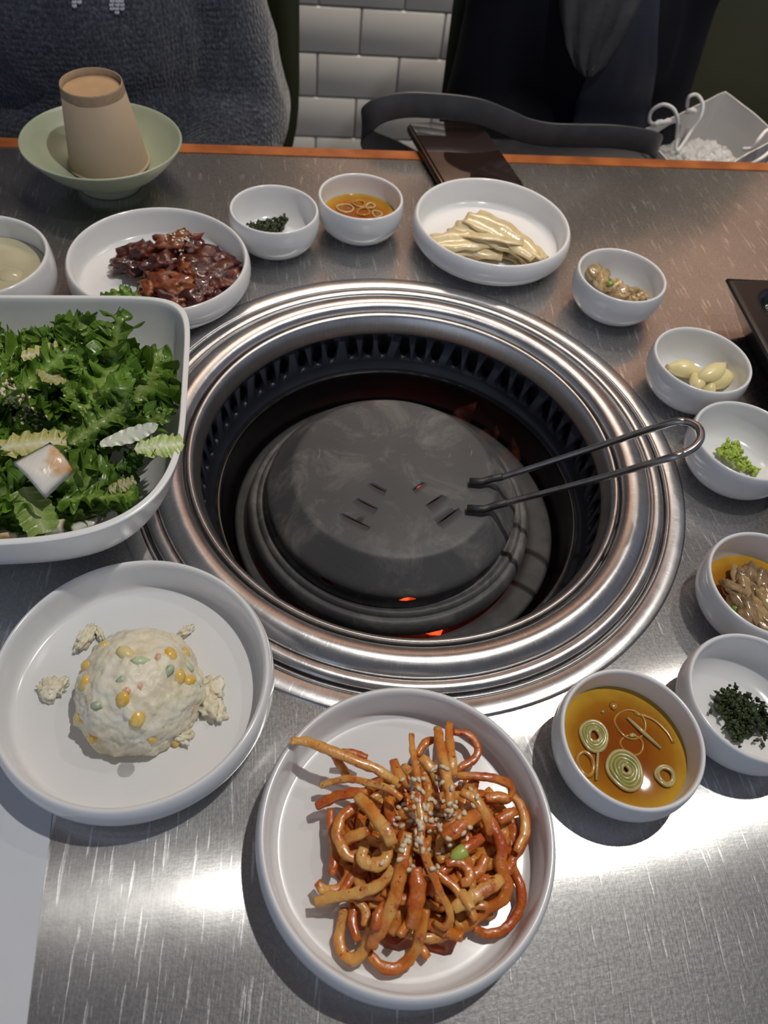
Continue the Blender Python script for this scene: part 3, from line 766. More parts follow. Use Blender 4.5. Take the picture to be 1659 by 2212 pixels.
for i, (px, py, z, s, ang, m_, lab) in enumerate(ml):
    o = blob('meat_piece', [x * 1.3 for x in s], m_, None, at(px, py, z), (rnd.uniform(-.3, .3), rnd.uniform(-.3, .3), ang + ROLL), 4, .38, 1.7, i * 3 + 1, .20, 5)
    tag(o, lab, 'meat'); meats.append(o)
tag(blob('meat_sauce', (.034, .024, .003), MEAT, None, at(410, 610, .009), (0, 0, .4), 4, .3, 2, 3, .1, 6), 'dark red glossy sauce pooled under the braised meat', 'sauce', kind='stuff')
bm_ = bvh_of(meats)
pts = [(345 + rnd.uniform(0, 62), 497 + rnd.uniform(0, 24)) for _ in range(24)] + [(374 + rnd.uniform(0, 26), 538 + rnd.uniform(0, 24)) for _ in range(12)] + [(407, 522), (417, 565)]
seeds_on(bm_, pts, 'tiny toasted sesame seed on the braised meat', 'sesame seeds on the braised meat')

# ------------------------------------------------------------------ leaves
def m_leaf(name, edge, mid, rib, trans=.25):
    n = N(name)
    uvn = n.new('ShaderNodeUVMap'); sx = n.new('ShaderNodeSeparateXYZ'); n.link(uvn.outputs[0], sx.inputs[0])
    t = n.math('ABSOLUTE', n.math('SUBTRACT', sx.outputs[0], .5)); s = sx.outputs[1]
    nf = n.noise(n.coord(), 70, 4)
    f = n.math('ADD', t, n.math('MULTIPLY_ADD', nf, .24, -.12))
    col = n.ramp(f, [(.0, rib), (.06, mid), (.28, edge)])
    # side veins
    vn = n.math('SINE', n.math('MULTIPLY', n.math('ADD', s, n.math('MULTIPLY', t, -.6)), 60))
    vein = n.ramp(vn, [(.86, (0, 0, 0)), (1.0, (1, 1, 1))])
    col = n.mix(n.math('MULTIPLY', vein, .35), col, mid)
    oi = n.new('ShaderNodeObjectInfo'); hs = n.new('ShaderNodeHueSaturation')
    n.link(n.math('MULTIPLY_ADD', oi.outputs['Random'], .5, .72), hs.inputs['Value']); n.link(col, hs.inputs['Color'])
    n.set(Base_Color=hs.outputs[0], Roughness=.36, Coat_Weight=.25, Coat_Roughness=.15)
    n.bump(n.math('ADD', n.noise(n.coord(), 160, 4), n.math('MULTIPLY', vein, .5)), .45, .0012)
    tr = n.new('ShaderNodeBsdfTranslucent'); n.link(hs.outputs[0], tr.inputs[0]); mx = n.new('ShaderNodeMixShader'); mx.inputs[0].default_value = trans
    n.link(n.b.outputs[0], mx.inputs[1]); n.link(tr.outputs[0], mx.inputs[2]); n.link(mx.outputs[0], n.out.inputs[0]); return n.m
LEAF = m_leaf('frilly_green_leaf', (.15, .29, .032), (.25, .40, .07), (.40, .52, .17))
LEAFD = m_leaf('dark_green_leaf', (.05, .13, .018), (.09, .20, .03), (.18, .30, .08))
LEAFY = m_leaf('pale_yellow_leaf', (.62, .58, .22), (.75, .72, .42), (.85, .84, .68), .3)
LEAFP = m_leaf('pale_green_cabbage_leaf', (.33, .47, .10), (.50, .60, .22), (.66, .72, .40), .3)
STEMW = N('white_cabbage_rib'); _c = STEMW.coord((1, .15, 1))
STEMW.set(Base_Color=STEMW.mix(STEMW.ramp(STEMW.noise(STEMW.coord(), 45, 4), [(.56, (0, 0, 0)), (.70, (1, 1, 1))]), (.76, .74, .66), (.66, .34, .10)), Roughness=.25, Subsurface_Weight=.2, Subsurface_Scale=.003)
STEMW.bump(STEMW.noise(_c, 500, 3), .4, .0008); STEMW = STEMW.m
def leaf_mesh(name, m_, Ln, Wd, teeth, ruffle, bend, seed, jag=.5, nl=90, nw=7, cup=.0, base=.25):
    r = random.Random(seed); V, Fc, UV = [], [], []
    ph = [r.random() * 6.28 for _ in range(6)]
    x, z, ang = 0.0, 0.0, r.uniform(-.2, .2)
    fr = [r.uniform(30, 40), r.uniform(52, 68)]
    for i in range(nl + 1):
        s = i / nl
        env = (base + (1 - base) * math.sin(PI * min(1, s * .92 + .05)) ** .8) * (1 if s < .88 else max(.05, (1 - s) / .12) ** .6)
        cx, cz = x, z; nx_, nz_ = -math.sin(ang), math.cos(ang)
        for j in range(-nw, nw + 1):
            t = j / nw; side = 1 if t >= 0 else -1; at_ = abs(t)
            lobe = .5 + .5 * math.sin(s * teeth * 4.4 + ph[1] + side * .8)
            tt = s * teeth * 3.3 + .35 * math.sin(s * 14 + ph[1]) + (0 if side > 0 else .45) + .2 * math.sin(9 * s + ph[0])
            saw = tt % 1.0; rk = .45 + .55 * abs(math.sin(math.floor(tt) * 12.9 + seed + side)); tooth = 1 - (1 - saw ** 1.4) * rk
            edge = 1 - jag * (.55 * (1 - lobe) + .50 * (1 - tooth))
            w = Wd * env * (edge if at_ > .45 else 1 - (1 - edge) * (at_ / .45) ** 2)
            rf = ruffle * at_ ** 1.4 * (.6 + .4 * env)
            d = rf * (math.sin(s * fr[0] + ph[2] + side * 1.3) + .55 * math.sin(s * fr[1] + ph[3] * side)) + cup * Wd * t * t + .12 * ruffle * math.sin(at_ * 14 + s * 50)
            fwd = .35 * at_ * w + rf * .7 * math.cos(s * fr[0] * .8 + ph[4] + side) + at_ * tooth * jag * Wd * .25
            V.append((cx + fwd * math.cos(ang) + d * nx_, t * w + rf * .5 * math.sin(s * fr[1] * .7 + ph[5]), cz + fwd * math.sin(ang) + d * nz_)); UV.append((t * .5 + .5, s))
        ang += bend / nl; x += math.cos(ang) * Ln / nl; z += math.sin(ang) * Ln / nl
    w_ = 2 * nw + 1
    for i in range(nl):
        for j in range(2 * nw):
            a = i * w_ + j; Fc.append((a, a + 1, a + w_ + 1, a + w_))
    me = bpy.data.meshes.new(name); me.from_pydata(V, [], Fc); l = me.uv_layers.new(name='uv')
    for p in me.polygons:
        for li in p.loop_indices: l.data[li].uv = UV[me.loops[li].vertex_index]
    me.polygons.foreach_set('use_smooth', [True] * len(me.polygons)); me.materials.append(m_); return me
LM = [leaf_mesh('frilly_leaf', LEAF, .050, .023 + .004 * (k % 3), 2.2 + .5 * (k % 4), .0058, [-1.1, .9, -.6, 1.3, -1.6, .5, -.9, 1.0][k], 40 + k, .52) for k in range(8)]
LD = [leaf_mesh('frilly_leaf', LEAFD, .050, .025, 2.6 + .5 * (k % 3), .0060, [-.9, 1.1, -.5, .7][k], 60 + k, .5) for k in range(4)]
LG = 'frilly green leaves heaped in the square bowl'
rl = random.Random(11); leaves = []
def put_leaf(me, pos, yaw_, pitch, roll_, s, label=None, name='frilly_leaf', cat='leaf'):
    o = link_mesh(name, me, None, pos, (roll_, pitch, yaw_), (s,) * 3)
    if label: tag(o, label, cat)
    else: tag(o, 'frilly green salad leaf in the heap in the square bowl', 'leaf', LG)
    leaves.append(o); return o
for k in range(230):
    rad = .085 * math.sqrt(rl.random()); a = rl.random() * 2 * PI
    u, n_ = rad * math.cos(a), rad * math.sin(a)
    hz = .030 + .046 * (1 - (rad / .10) ** 2) * (.35 + .65 * (k / 230)) + .008 * rl.random() + .022 * (rad / .085) ** 2
    dirn = rl.random() * 2 * PI
    p = SB + UX * u + NX * n_; p.z = hz
    s = rl.uniform(.6, 1.0)
    c = p - Vector((math.cos(dirn), math.sin(dirn), 0)) * .028 * s
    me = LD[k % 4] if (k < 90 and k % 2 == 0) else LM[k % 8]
    tip = c + Vector((math.cos(dirn), math.sin(dirn), 0)) * .062 * s
    if max(abs((q - SB).dot(ax)) for q in (c, tip) for ax in (UX, NX)) > .092 or ((tip - SB).dot(NX) < -.06 and (tip - SB).dot(UX) > .045): continue
    put_leaf(me, c, dirn, rl.uniform(-.45, .15), rl.uniform(-.8, .8), s)
# leaves that stand out along the far and right edges, placed from their base in the heap to their tip
def leaf_to(px0, py0, z0, px1, py1, z1, me, s=1.0, roll_=0.0, label=None, name='frilly_leaf'):
    a, b = at(px0, py0, z0), at(px1, py1, z1); d = b - a
    yaw_ = math.atan2(d.y, d.x); pitch = -math.atan2(d.z, math.hypot(d.x, d.y))
    return put_leaf(me, a, yaw_, pitch, roll_, s * d.length / .058, label, name)
straight = [leaf_mesh('frilly_leaf', LEAF, .060, .019, 2.6 + .6 * k, .0050, [.3, -.4, .5][k], 90 + k, .6) for k in range(3)]
leaf_to(190, 850, .075, 168, 675, .088, straight[0], .85, .5, 'tall frilly green leaf standing highest at the back of the salad')
leaf_to(80, 830, .070, 100, 700, .080, straight[1], 1.0, .2, 'frilly green leaf rising at the back left of the salad')
leaf_to(220, 860, .070, 290, 712, .078, straight[2], 1.0, -.3, 'frilly green leaf pointing at the far right corner of the bowl')
leaf_to(250, 880, .070, 350, 770, .070, straight[0], 1.0, .2, 'frilly green leaf with a long tooth beside the right wall of the bowl')
leaf_to(270, 930, .072, 372, 865, .070, straight[1], 1.0, .0, 'frilly green leaf curling towards the right rim of the bowl')
leaf_to(230, 940, .078, 362, 915, .080, straight[2], 1.1, .2, 'long frilly green leaf pointing right above the pale leaf')
leaf_to(120, 1078, .080, 256, 1080, .078, straight[0], 1.3, -.4, 'broad frilly green leaf at the lower right of the salad')
leaf_to(250, 1010, .070, 320, 1000, .070, LD[1], 1.3, .0, 'dark frilly leaf under the pale leaf at the right')
leaf_to(30, 850, .085, 130, 790, .086, straight[2], 1.3, .3, 'frilly green leaf under the sesame seeds')
leaf_to(180, 900, .088, 250, 780, .086, straight[1], 1.3, -.3, 'bright frilly leaf in the middle of the salad')
leaf_to(60, 780, .080, 20, 730, .080, straight[0], 1.0, .3, 'frilly green leaf at the far left of the salad')
leaf_to(150, 960, .088, 240, 900, .086, straight[0], 1.4, .2, 'glossy frilly leaf beside the white cabbage rib')
leaf_to(330, 985, .082, 260, 640 + 300, .075, LD[0], .7, 0, 'small dark leaf behind the pale leaf tip')
pale = leaf_mesh('pale_leaf', LEAFY, .06, .016, 3, .0026, .3, 120, .22, base=.5); paleg = leaf_mesh('pale_leaf', LEAFP, .06, .019, 2, .0016, -.2, 121, .08, base=.75)
leaf_to(215, 960, .084, 345, 925, .086, leaf_mesh('pale_leaf', mat('white_leaf_rib', (.76, .77, .62), .3), .06, .008, 2, .0009, .5, 122, .1), 1.0, .5, 'slender white leaf rib on the right of the salad', 'pale_leaf')
leaf_to(290, 970, .083, 396, 955, .086, leaf_mesh('pale_leaf', m_leaf('light_lime_leaf', (.55, .66, .24), (.72, .78, .45), (.84, .86, .66)), .06, .017, 3, .0026, -.2, 123, .16, base=.5), .95, .3, 'pale lime leaf reaching the right rim of the bowl', 'pale_leaf')
leaf_to(45, 770, .092, 125, 750, .094, pale, 1.0, .2, 'crinkled yellow leaf at the back of the salad', 'pale_leaf')
leaf_to(85, 790, .090, 120, 820, .092, pale, 1.2, -.3, 'small yellow and white leaf below the crinkled yellow one', 'pale_leaf')
leaf_to(-10, 970, .090, 135, 925, .097, leaf_mesh('pale_leaf', LEAFY, .06, .015, 3, .0022, -.3, 124, .2, base=.6), 1.0, .1, 'yellow cabbage leaf edge joined above the white rib', 'pale_leaf')
leaf_to(235, 1060, .080, 285, 1040, .084, pale, 1.1, .4, 'small pale yellow leaf at the lower right of the salad', 'pale_leaf')
leaf_to(50, 1052, .088, 95, 1146, .080, paleg, 1.05, .0, 'pale green cabbage leaf with white veins at the front left', 'pale_leaf')
def slab_piece(name, quad, th, m_, label, cat='cabbage', seed=0):
    # curved slab between four corners
    a, b, c, d = [Vector(q) for q in quad]; nu, nv = 14, 8; V, Fc = [], []
    nrm = (b - a).cross(d - a).normalized()
    if nrm.z < 0: nrm = -nrm
    for side in (1, -1):
        for i in range(nu + 1):
            for j in range(nv + 1):
                u, v = i / nu, j / nv
                p = a.lerp(b, u).lerp(d.lerp(c, u), v)
                ed = min(min(u, 1 - u) * 8, min(v, 1 - v) * 6, 1) ** .5
                p += nrm * (side * th / 2 * ed + .004 * math.sin(PI * v) + .0009 * noise.noise(Vector((u * 3, v * 14, seed))))
                V.append(p)
    st_ = (nu + 1) * (nv + 1)
    for i in range(nu):
        for j in range(nv):
            q = i * (nv + 1) + j; f = (q, q + nv + 1, q + nv + 2, q + 1); Fc.append(f); Fc.append(tuple(x + st_ for x in f[::-1]))
    def e(i1, j1, i2, j2):
        p, q = i1 * (nv + 1) + j1, i2 * (nv + 1) + j2; Fc.append((p, q, q + st_, p + st_))
    for i in range(nu): e(i + 1, 0, i, 0); e(i, nv, i + 1, nv)
    for j in range(nv): e(0, j, 0, j + 1); e(nu, j + 1, nu, j)
    o = mesh_obj(name, V, Fc, m_); tag(o, label, cat); leaves.append(o); return o
slab_piece('cabbage_rib', [at(25, 1000, .103), at(108, 955, .103), at(162, 1017, .098), at(98, 1078, .095)], .004, STEMW, 'thick white cabbage rib piece stained with orange dressing', seed=2)
slab_piece('cabbage_rib', [at(98, 1125, .068), at(146, 1118, .070), at(140, 1155, .064), at(100, 1162, .063)], .006, STEMW, 'small white cabbage chunk at the front of the bowl', seed=5)
slab_piece('cabbage_rib', [at(150, 1130, .066), at(212, 1112, .068), at(208, 1130, .062), at(160, 1148, .061)], .006, STEMW, 'white cabbage chunk at the front right of the bowl', seed=9)
slab_piece('cabbage_rib', [at(-15, 1150, .062), at(45, 1150, .064), at(45, 1172, .060), at(-15, 1172, .060)], .004, STEMW, 'flat white cabbage chunk at the front left edge of the bowl', seed=12)
slab_piece('cabbage_rib', [at(265, 1000, .066), at(300, 985, .070), at(290, 1020, .062), at(268, 1035, .060)], .005, STEMW, 'narrow white cabbage strip against the right wall of the bowl', seed=15)
bl = bvh_of(leaves)
pts = [(rl.gauss(15, 14), rl.gauss(835, 10)) for _ in range(28)] + [(rl.gauss(35, 16), rl.gauss(865, 8)) for _ in range(30)] + [(rl.gauss(60, 18), rl.gauss(892, 12)) for _ in range(34)] + [(rl.gauss(85, 16), rl.gauss(905, 10)) for _ in range(16)] + [(140, 755), (136, 803), (66, 838), (108, 836), (140, 856), (172, 880), (215, 1034), (225, 780)]
seeds_on(bl, pts, 'tiny toasted sesame seed on the green salad', 'sesame seeds on the green salad', .95)
# leaf lying on the meat plate
leaf_to(305, 640, .034, 205, 628, .024, straight[1], .85, .3, 'frilly green garnish leaf beside the braised meat')
leaf_to(300, 650, .028, 235, 605, .034, straight[0], .6, -.3, 'small upright green garnish leaf beside the braised meat')

# ------------------------------------------------------------------ sauces
def m_sauce(name, c1, c2):
    n = N(name); c = n.coord(); f = n.noise(c, 55, 4)
    sx = n.new('ShaderNodeVectorMath'); sx.operation = 'LENGTH'; n.link(n.coord((1, 1, 0)), sx.inputs[0])
    d = n.math('MULTIPLY_ADD', n.math('SUBTRACT', f, .5), .012, sx.outputs['Value'])
    # shallow liquid at the rim is yellow, the deep middle is orange
    n.set(Base_Color=n.ramp(n.math('MULTIPLY', d, 24), [(.35, c1), (.70, c2), (.90, (.52, .30, .03))]), Roughness=.04, IOR=1.36, Coat_Weight=.3); return n.m
SOY = m_sauce('amber_sauce', (.25, .062, .004), (.36, .15, .010))
def liquid(c, z, r, label):
    o = lathe('sauce', [(0, z), (r - .002, z), (r, z + .0005)], SOY, None, (c[0], c[1], 0), 72); return tag(o, label, 'sauce')
liquid(BI, .0215, .0381, 'amber sauce with onion filling the front bowl')
liquid(BB, .0190, .0376, 'amber sauce in the small bowl at the back')
liquid(BG, .0165, .0366, 'amber sauce around the mushrooms in the bowl at the right edge')
ONI = N('onion_ring_green'); ONI.set(Base_Color=ONI.ramp(ONI.noise(ONI.coord(), 90, 4), [(.3, (.24, .24, .05)), (.7, (.42, .40, .14))]), Roughness=.2, Coat_Weight=.4, Subsurface_Weight=.2, Subsurface_Scale=.002); ONI = ONI.m
ONIP = mat('pale_onion', (.50, .41, .18), .2, 0, .2, 90, Coat_Weight=.4)
ONIA = mat('amber_soaked_onion', (.46, .22, .03), .2, 0, .25, 90, Coat_Weight=.4)
def ring(px, py, z, rx, ry, ang, layers, mts, label, w=.0012):
    c = at(px, py, z); e = empty('onion_ring', c, ang, label, 'onion')
    for k in range(layers):
        s = 1 - k * .19
        pts_ = [(rx * s * math.cos(t) * (1 + .05 * math.sin(3 * t + k)), ry * s * math.sin(t) * (1 + .04 * math.sin(2 * t)), .0004 * math.sin(2 * t + k) + .0003 * k) for t in [2 * PI * i / 36 for i in range(36)]]
        tube('layer', pts_, w, mts[k % len(mts)], e, 8, closed=True)
    return e
ring(1283, 1590, .0222, .0078, .0092, .1, 4, [ONIP, ONI, ONI, ONIP], 'large onion ring at the left of the front sauce bowl')
ring(1350, 1664, .0224, .0098, .0112, .5, 5, [ONIP, ONI, ONI, ONI, ONIP], 'largest green onion ring at the near side of the front sauce bowl')
ring(1437, 1676, .0224, .0054, .0055, .4, 2, [ONIP, ONIP], 'small round onion ring at the right of the front sauce bowl', .0011)
ring(1362, 1565, .0214, .0094, .0090, .2, 1, [ONIA], 'thin soaked onion ring at the far side of the front sauce bowl', .0008)
ring(1265, 1650, .0218, .0046, .0068, .2, 1, [ONIA], 'soaked onion ring against the left wall of the front sauce bowl', .0014)
ring(1365, 1610, .0213, .0068, .0060, .2, 1, [ONIA], 'thin soaked onion ring in the middle of the front sauce bowl', .0008)
tag(tube('onion_strip', [at(1355, 1550, .0222), at(1385, 1578, .0226), at(1428, 1617, .0222)], [.0009, .0013, .0009], ONIP, None, 8), 'straight pale onion strip floating in the front sauce bowl', 'onion')
tag(tube('onion_strip', catmull([at(1370, 1540, .0218), at(1410, 1553, .0220), at(1440, 1580, .0220), at(1455, 1605, .0220)], 4), .0011, ONIA, None, 8, .5), 'curved brown onion strip near the right wall of the front sauce bowl', 'onion')
tag(tube('onion_strip', [at(1292, 1618, .0226), at(1290, 1650, .0228), at(1288, 1685, .0226)], .0008, ONIP, None, 8), 'thin upright onion strip between the two large rings', 'onion')
tag(blob('garlic_bit', (.0022, .0014, .001), ONIP, None, at(1366, 1588, .0222), (0, 0, .3), 2, .3, 2, 3), 'pale garlic bit in the front sauce bowl', 'garlic')
tag(blob('garlic_bit', (.0012, .0008, .0008), ONIP, None, at(1302, 1537, .0222), (0, 0, .9), 2, .3, 2, 4), 'tiny white garlic bit by the far wall of the front sauce bowl', 'garlic')
tag(blob('chilli_bit', (.0028, .0022, .0006), ONIA, None, at(1326, 1524, .0220), (0, 0, .9), 2, .3, 2, 5), 'round brown chilli seed by the far wall of the front sauce bowl', 'chilli')
for i, (px, py, s) in enumerate(((745, 450, 1.2), (785, 458, 1.0), (815, 462, .8), (775, 440, .9), (800, 445, .7))):
    ring(px, py, .0194, .0070 * s, .0058 * s, i, 1, [ONIA if i % 2 else ONIP], ['widest', 'nearest', 'rightmost', 'farthest', 'smallest'][i] + ' soaked onion ring in the sauce bowl at the back', .0010)

# mushrooms
def m_mush(name, a, b, c):
    n = N(name); v = n.coord(); n.set(Base_Color=n.ramp(n.noise(v, 110, 4), [(.3, a), (.5, b), (.7, c)]), Roughness=.18, Coat_Weight=.5); n.bump(n.noise(v, 260, 4), .4, .001); return n.m
MU = m_mush('brown_mushroom', (.10, .065, .03), (.30, .20, .10), (.45, .33, .18))
MUT = m_mush('tan_mushroom', (.30, .18, .06), (.45, .32, .15), (.55, .42, .24))
GCH = mat('green_onion_bit', (.20, .30, .05), .3)
rm = random.Random(3)
ms = [(1595, 1250), (1620, 1240), (1645, 1255), (1610, 1275), (1635, 1285), (1600, 1300), (1655, 1300), (1620, 1315), (1585, 1270), (1640, 1325), (1610, 1335), (1650, 1345), (1630, 1300), (1605, 1258), (1650, 1275), (1590, 1315)]
mq = [('farthest', 0)]
for i, (px, py) in enumerate(ms):
    z = .020 + .007 * (1 - abs(i - 7) / 9)
    p = at(px, py, z); o = blob('mushroom_slice', (.0105, .0050, .0040), MU if i % 3 else MUT, None, p, (rm.uniform(-.4, .4), rm.uniform(-.4, .4), rm.uniform(-1.9, -.7)), 3, .25, 1.6, i, .08, 5)
    tag(o, 'glossy brown mushroom slice heaped in the amber sauce', 'mushroom', 'mushrooms in the bowl at the right edge')
tag(blob('onion_bit', (.004, .003, .002), GCH, None, at(1592, 1313, .0235), (0, 0, .4), 2, .2, 2, 1), 'green onion piece beside the mushrooms in amber sauce', 'onion')
tag(tube('onion_strip', catmull([at(1560, 1270, .0175), at(1568, 1285, .0180), at(1590, 1292, .0185)], 4), .0008, mat('pink_onion', (.55, .25, .20), .2), None, 6), 'thin pinkish onion strip in the amber sauce at the right edge', 'onion')
for i, (px, py, a, sx) in enumerate(((1283, 588, .9, 1.0), (1300, 605, 1.3, 1.0), (1288, 575, .4, .8), (1318, 618, .2, 1.0), (1340, 628, .8, 1.1), (1360, 632, .3, 1.0), (1382, 638, 1.2, .9), (1305, 595, 2.0, .8), (1330, 640, .1, 1.0), (1350, 645, .6, 1.0), (1372, 648, .3, .8))):
    z = .020 - .0007 * i
    o = blob('mushroom_piece', (.0120 * sx, .0068 * sx, .0042), MUT if i % 3 != 2 else MU, None, at(px, py, z), (rm.uniform(-.6, .6), rm.uniform(-.5, .5), -a), 3, .40, 1.9, i + 30, .15, 5)
    tag(o, 'chopped tan mushroom piece in the small bowl behind the grill', 'mushroom', 'chopped mushrooms behind the grill')
tag(blob('onion_bit', (.0045, .003, .002), GCH, None, at(1320, 612, .0225), (0, 0, .4), 2, .2, 2, 1), 'green onion bit on the chopped mushrooms', 'onion')

# garlic
GAR = mat('peeled_garlic', (.82, .72, .38), .28, 0, .12, 40, .08, 200, Subsurface_Weight=.25, Subsurface_Scale=.004, Coat_Weight=.2)
GROOT = mat('garlic_root', (.55, .42, .28), .7, 0, .4, 300, .6, 500)
def clove(px0, py0, px1, py1, z, w, label, zt=0.0):
    a, b = at(px0, py0, z), at(px1, py1, z + zt); d = b - a; L = d.length
    V, Fc = lathe_data([(0, 0), (.30, .03), (.42, .10), (.85, .30), (1, .50), (.86, .72), (.50, .90), (.2, .98), (0, 1.0)], 20)
    w *= 1.3
    V = [Vector((v[0] * w, v[1] * w * .85, v[2] * L)) for v in V]
    V = [v + Vector((math.sin(v.z / L * PI) * w * .25, 0, 0)) for v in V]
    e = empty('garlic_clove', a, 0, label, 'garlic'); e.rotation_euler = d.to_track_quat('Z', 'Y').to_euler()
    mesh_obj('clove', V, Fc, GAR, e); blob('root_end', (w * .34, w * .30, w * .16), GROOT, e, (0, 0, .0003), (0, 0, 0), 2, .3, 2, int(px0))
    return e
clove(1440, 793, 1514, 806, .016, .0068, 'peeled garlic clove lying farthest left in the bowl')
clove(1566, 786, 1508, 818, .024, .0066, 'peeled garlic clove lying on top of the others', -.002)
clove(1528, 832, 1582, 810, .017, .0082, 'peeled garlic clove at the right of the bowl')
clove(1500, 806, 1507, 840, .017, .0056, 'small peeled garlic clove in the middle of the bowl')
clove(1516, 838, 1545, 848, .013, .0070, 'peeled garlic clove lying nearest the front wall')
# wasabi, seaweed
def crumb_heap(name, pts_, m_, label, cat, s, seed, n=1, jit=.004, sub=3):
    rr = random.Random(seed); V, Fc = [], []
    IVc, IFc = ico(2)
    for (px, py, z, k, sp) in pts_:
        base_ = at(px, py, z)
        for q in range(int(k * 1.7)):
            c = base_ + Vector((rr.gauss(0, sp), rr.gauss(0, sp), rr.gauss(0, sp * .35)))
            b = len(V); r_ = s * rr.uniform(.6, 1.4); off = Vector((rr.random() * 50,) * 3)
            E_ = Euler((rr.random() * 6, rr.random() * 6, rr.random() * 6)).to_matrix()
            for v in IVc: V.append(c + E_ @ Vector((v.x * 1.2, v.y, v.z * .5)) * r_ * (1 + 1.0 * noise.noise(v * 1.8 + off)))
            Fc += [tuple(b + i for i in f) for f in IFc]
    o = mesh_obj(name, V, Fc, m_); tag(o, label, cat, kind='stuff'); return o
WAS = mat('grated_wasabi', (.46, .62, .10), .4, 0, .25, 150, .5, 500, Subsurface_Weight=.2, Subsurface_Scale=.002)
crumb_heap('wasabi', [(1575, 968, .0165, 26, .0022), (1585, 985, .018, 34, .0030), (1600, 1000, .016, 30, .0030), (1560, 975, .013, 18, .0022), (1618, 1008, .012, 18, .0022), (1590, 960, .015, 16, .0016), (1630, 1018, .010, 8, .0015)], WAS, 'heap of bright green grated wasabi in its bowl', 'wasabi', .0016, 4)
SEA = mat('dark_green_seaweed', (.045, .070, .020), .5, 0, .6, 260, .6, 500, .001)
crumb_heap('seaweed', [(1575, 1510, .014, 60, .0035), (1560, 1530, .012, 34, .003), (1600, 1545, .013, 70, .0045), (1635, 1540, .013, 60, .0045), (1590, 1580, .011, 40, .0030), (1620, 1565, .012, 50, .0040), (1655, 1560, .011, 40, .0035), (1590, 1520, .017, 30, .0025)], SEA, 'clump of crushed dark green seaweed in the front right bowl', 'seaweed', .0014, 8)
crumb_heap('seaweed', [(560, 488, .0105, 34, .0026), (580, 486, .0120, 44, .0032), (600, 482, .0140, 50, .0036), (612, 474, .0170, 24, .0022), (545, 487, .010, 16, .0022), (590, 494, .011, 40, .003)], SEA, 'small clump of crushed dark seaweed in the back bowl', 'seaweed', .0015, 9)

# pickled radish slices
PIC = N('pickled_radish'); _c = PIC.coord((1, .2, 1))
PIC.set(Base_Color=PIC.ramp(PIC.noise(_c, 120, 4), [(.3, (.66, .52, .27)), (.7, (.76, .65, .42))]), Roughness=.2, Coat_Weight=.4, Subsurface_Weight=.3, Subsurface_Scale=.004); PIC.bump(PIC.noise(_c, 260, 4), .5, .001); PIC = PIC.m
rp = random.Random(17)
base_c = at(1055, 520, .012)
for i in range(22):
    t = i / 21
    V, Fc, = [], []
    L_, W_ = .031 + .010 * rp.random(), .0105 + .003 * rp.random()
    nu, nv = 14, 5; ph = rp.random() * 6
    for sd_ in (1, -1):
        for a in range(nu + 1):
            for b in range(nv + 1):
                s, w = a / nu * 2 - 1, b / nv * 2 - 1
                wid = W_ * (1 - .35 * s * s) * (1 + .12 * math.sin(9 * s + ph))
                z = -.006 * s * s * (1 - t * .5) + .0012 * math.sin(5 * w + ph) + .0008 * noise.noise(Vector((s * 3, w * 5, i))) + sd_ * .0007
                V.append((s * L_, w * wid, z))
    ss = (nu + 1) * (nv + 1)
    for a in range(nu):
        for b in range(nv):
            q = a * (nv + 1) + b; f = (q, q + nv + 1, q + nv + 2, q + 1); Fc.append(f); Fc.append(tuple(x + ss for x in f[::-1]))
    for a in range(nu):
        for jj, fl in ((0, 0), (nv, 1)):
            p, q = a * (nv + 1) + jj, (a + 1) * (nv + 1) + jj; Fc.append((p, q, q + ss, p + ss) if fl else (q, p, p + ss, q + ss))
    for b in range(nv):
        Fc.append((b, b + 1, b + 1 + ss, b + ss)); p = nu * (nv + 1) + b; Fc.append((p + 1, p, p + ss, p + 1 + ss))
    px = 960 + 175 * rp.random(); py = 545 - 52 * (1 - abs(px - 1075) / 130) * t - 6 * rp.random()
    z = .012 + .022 * t * (1 - abs(px - 1070) / 190)
    yaw_ = -.15 - .5 * (px - 960) / 175 + rp.uniform(-.3, .3) + .35
    if px > 1080: yaw_ -= .35
    o = mesh_obj('radish_slice', V, Fc, PIC, None, at(min(max(px, 990), 1115), py, z), (rp.uniform(-.25, .35), rp.uniform(-.15, .15), yaw_))
    tag(o, 'thin pale yellow pickled radish slice in the layered fan', 'radish', 'pickled radish slices')

# ------------------------------------------------------------------ black tray, paper mat
BLK = mat('glossy_black_melamine', (.010, .011, .013), .22, 0, .2, 30, .05, 300)
tang = math.radians(10.5); EX = Vector((math.cos(tang), math.sin(tang), 0)); EY = Vector((-math.sin(tang), math.cos(tang), 0))
tc0 = at(1572, 600, .045); TL, TWd = .24, .36
tray = empty('black_tray', tc0 + EX * TL / 2 - EY * TWd / 2 - Vector((0, 0, .045)), tang, 'glossy black compartment tray at the right edge of the table', 'tray')
NXg, NYg = 96, 130; V, Fc = [], []
def sdr(x, y, cx, cy, hx, hy, r):
    qx, qy = abs(x - cx) - hx + r, abs(y - cy) - hy + r
    return math.hypot(max(qx, 0), max(qy, 0)) + min(max(qx, qy), 0) - r
for j in range(NYg + 1):
    for i in range(NXg + 1):
        x = (i / NXg - .5) * TL; y = (j / NYg - .5) * TWd
        d1 = sdr(x, y, .0, .135, TL / 2 - .020, .029, .024)
        d2 = sdr(x, y, .0, -.02, TL / 2 - .016, .105, .012)
        dep = max(min(1, max(0, (-d1 + .0008) / .006)), 0) * (.011 + .0022 * math.sin(x * 780) * min(1, max(0, -d1 / .004)) * (1 if -d1 < .012 else 0)) + min(1, max(0, -d2 / .006)) * .012
        edge = min(TL / 2 - abs(x), TWd / 2 - abs(y)); z = .045 - dep - (.0015 if edge < .0015 else 0)
        V.append((x, y, z))
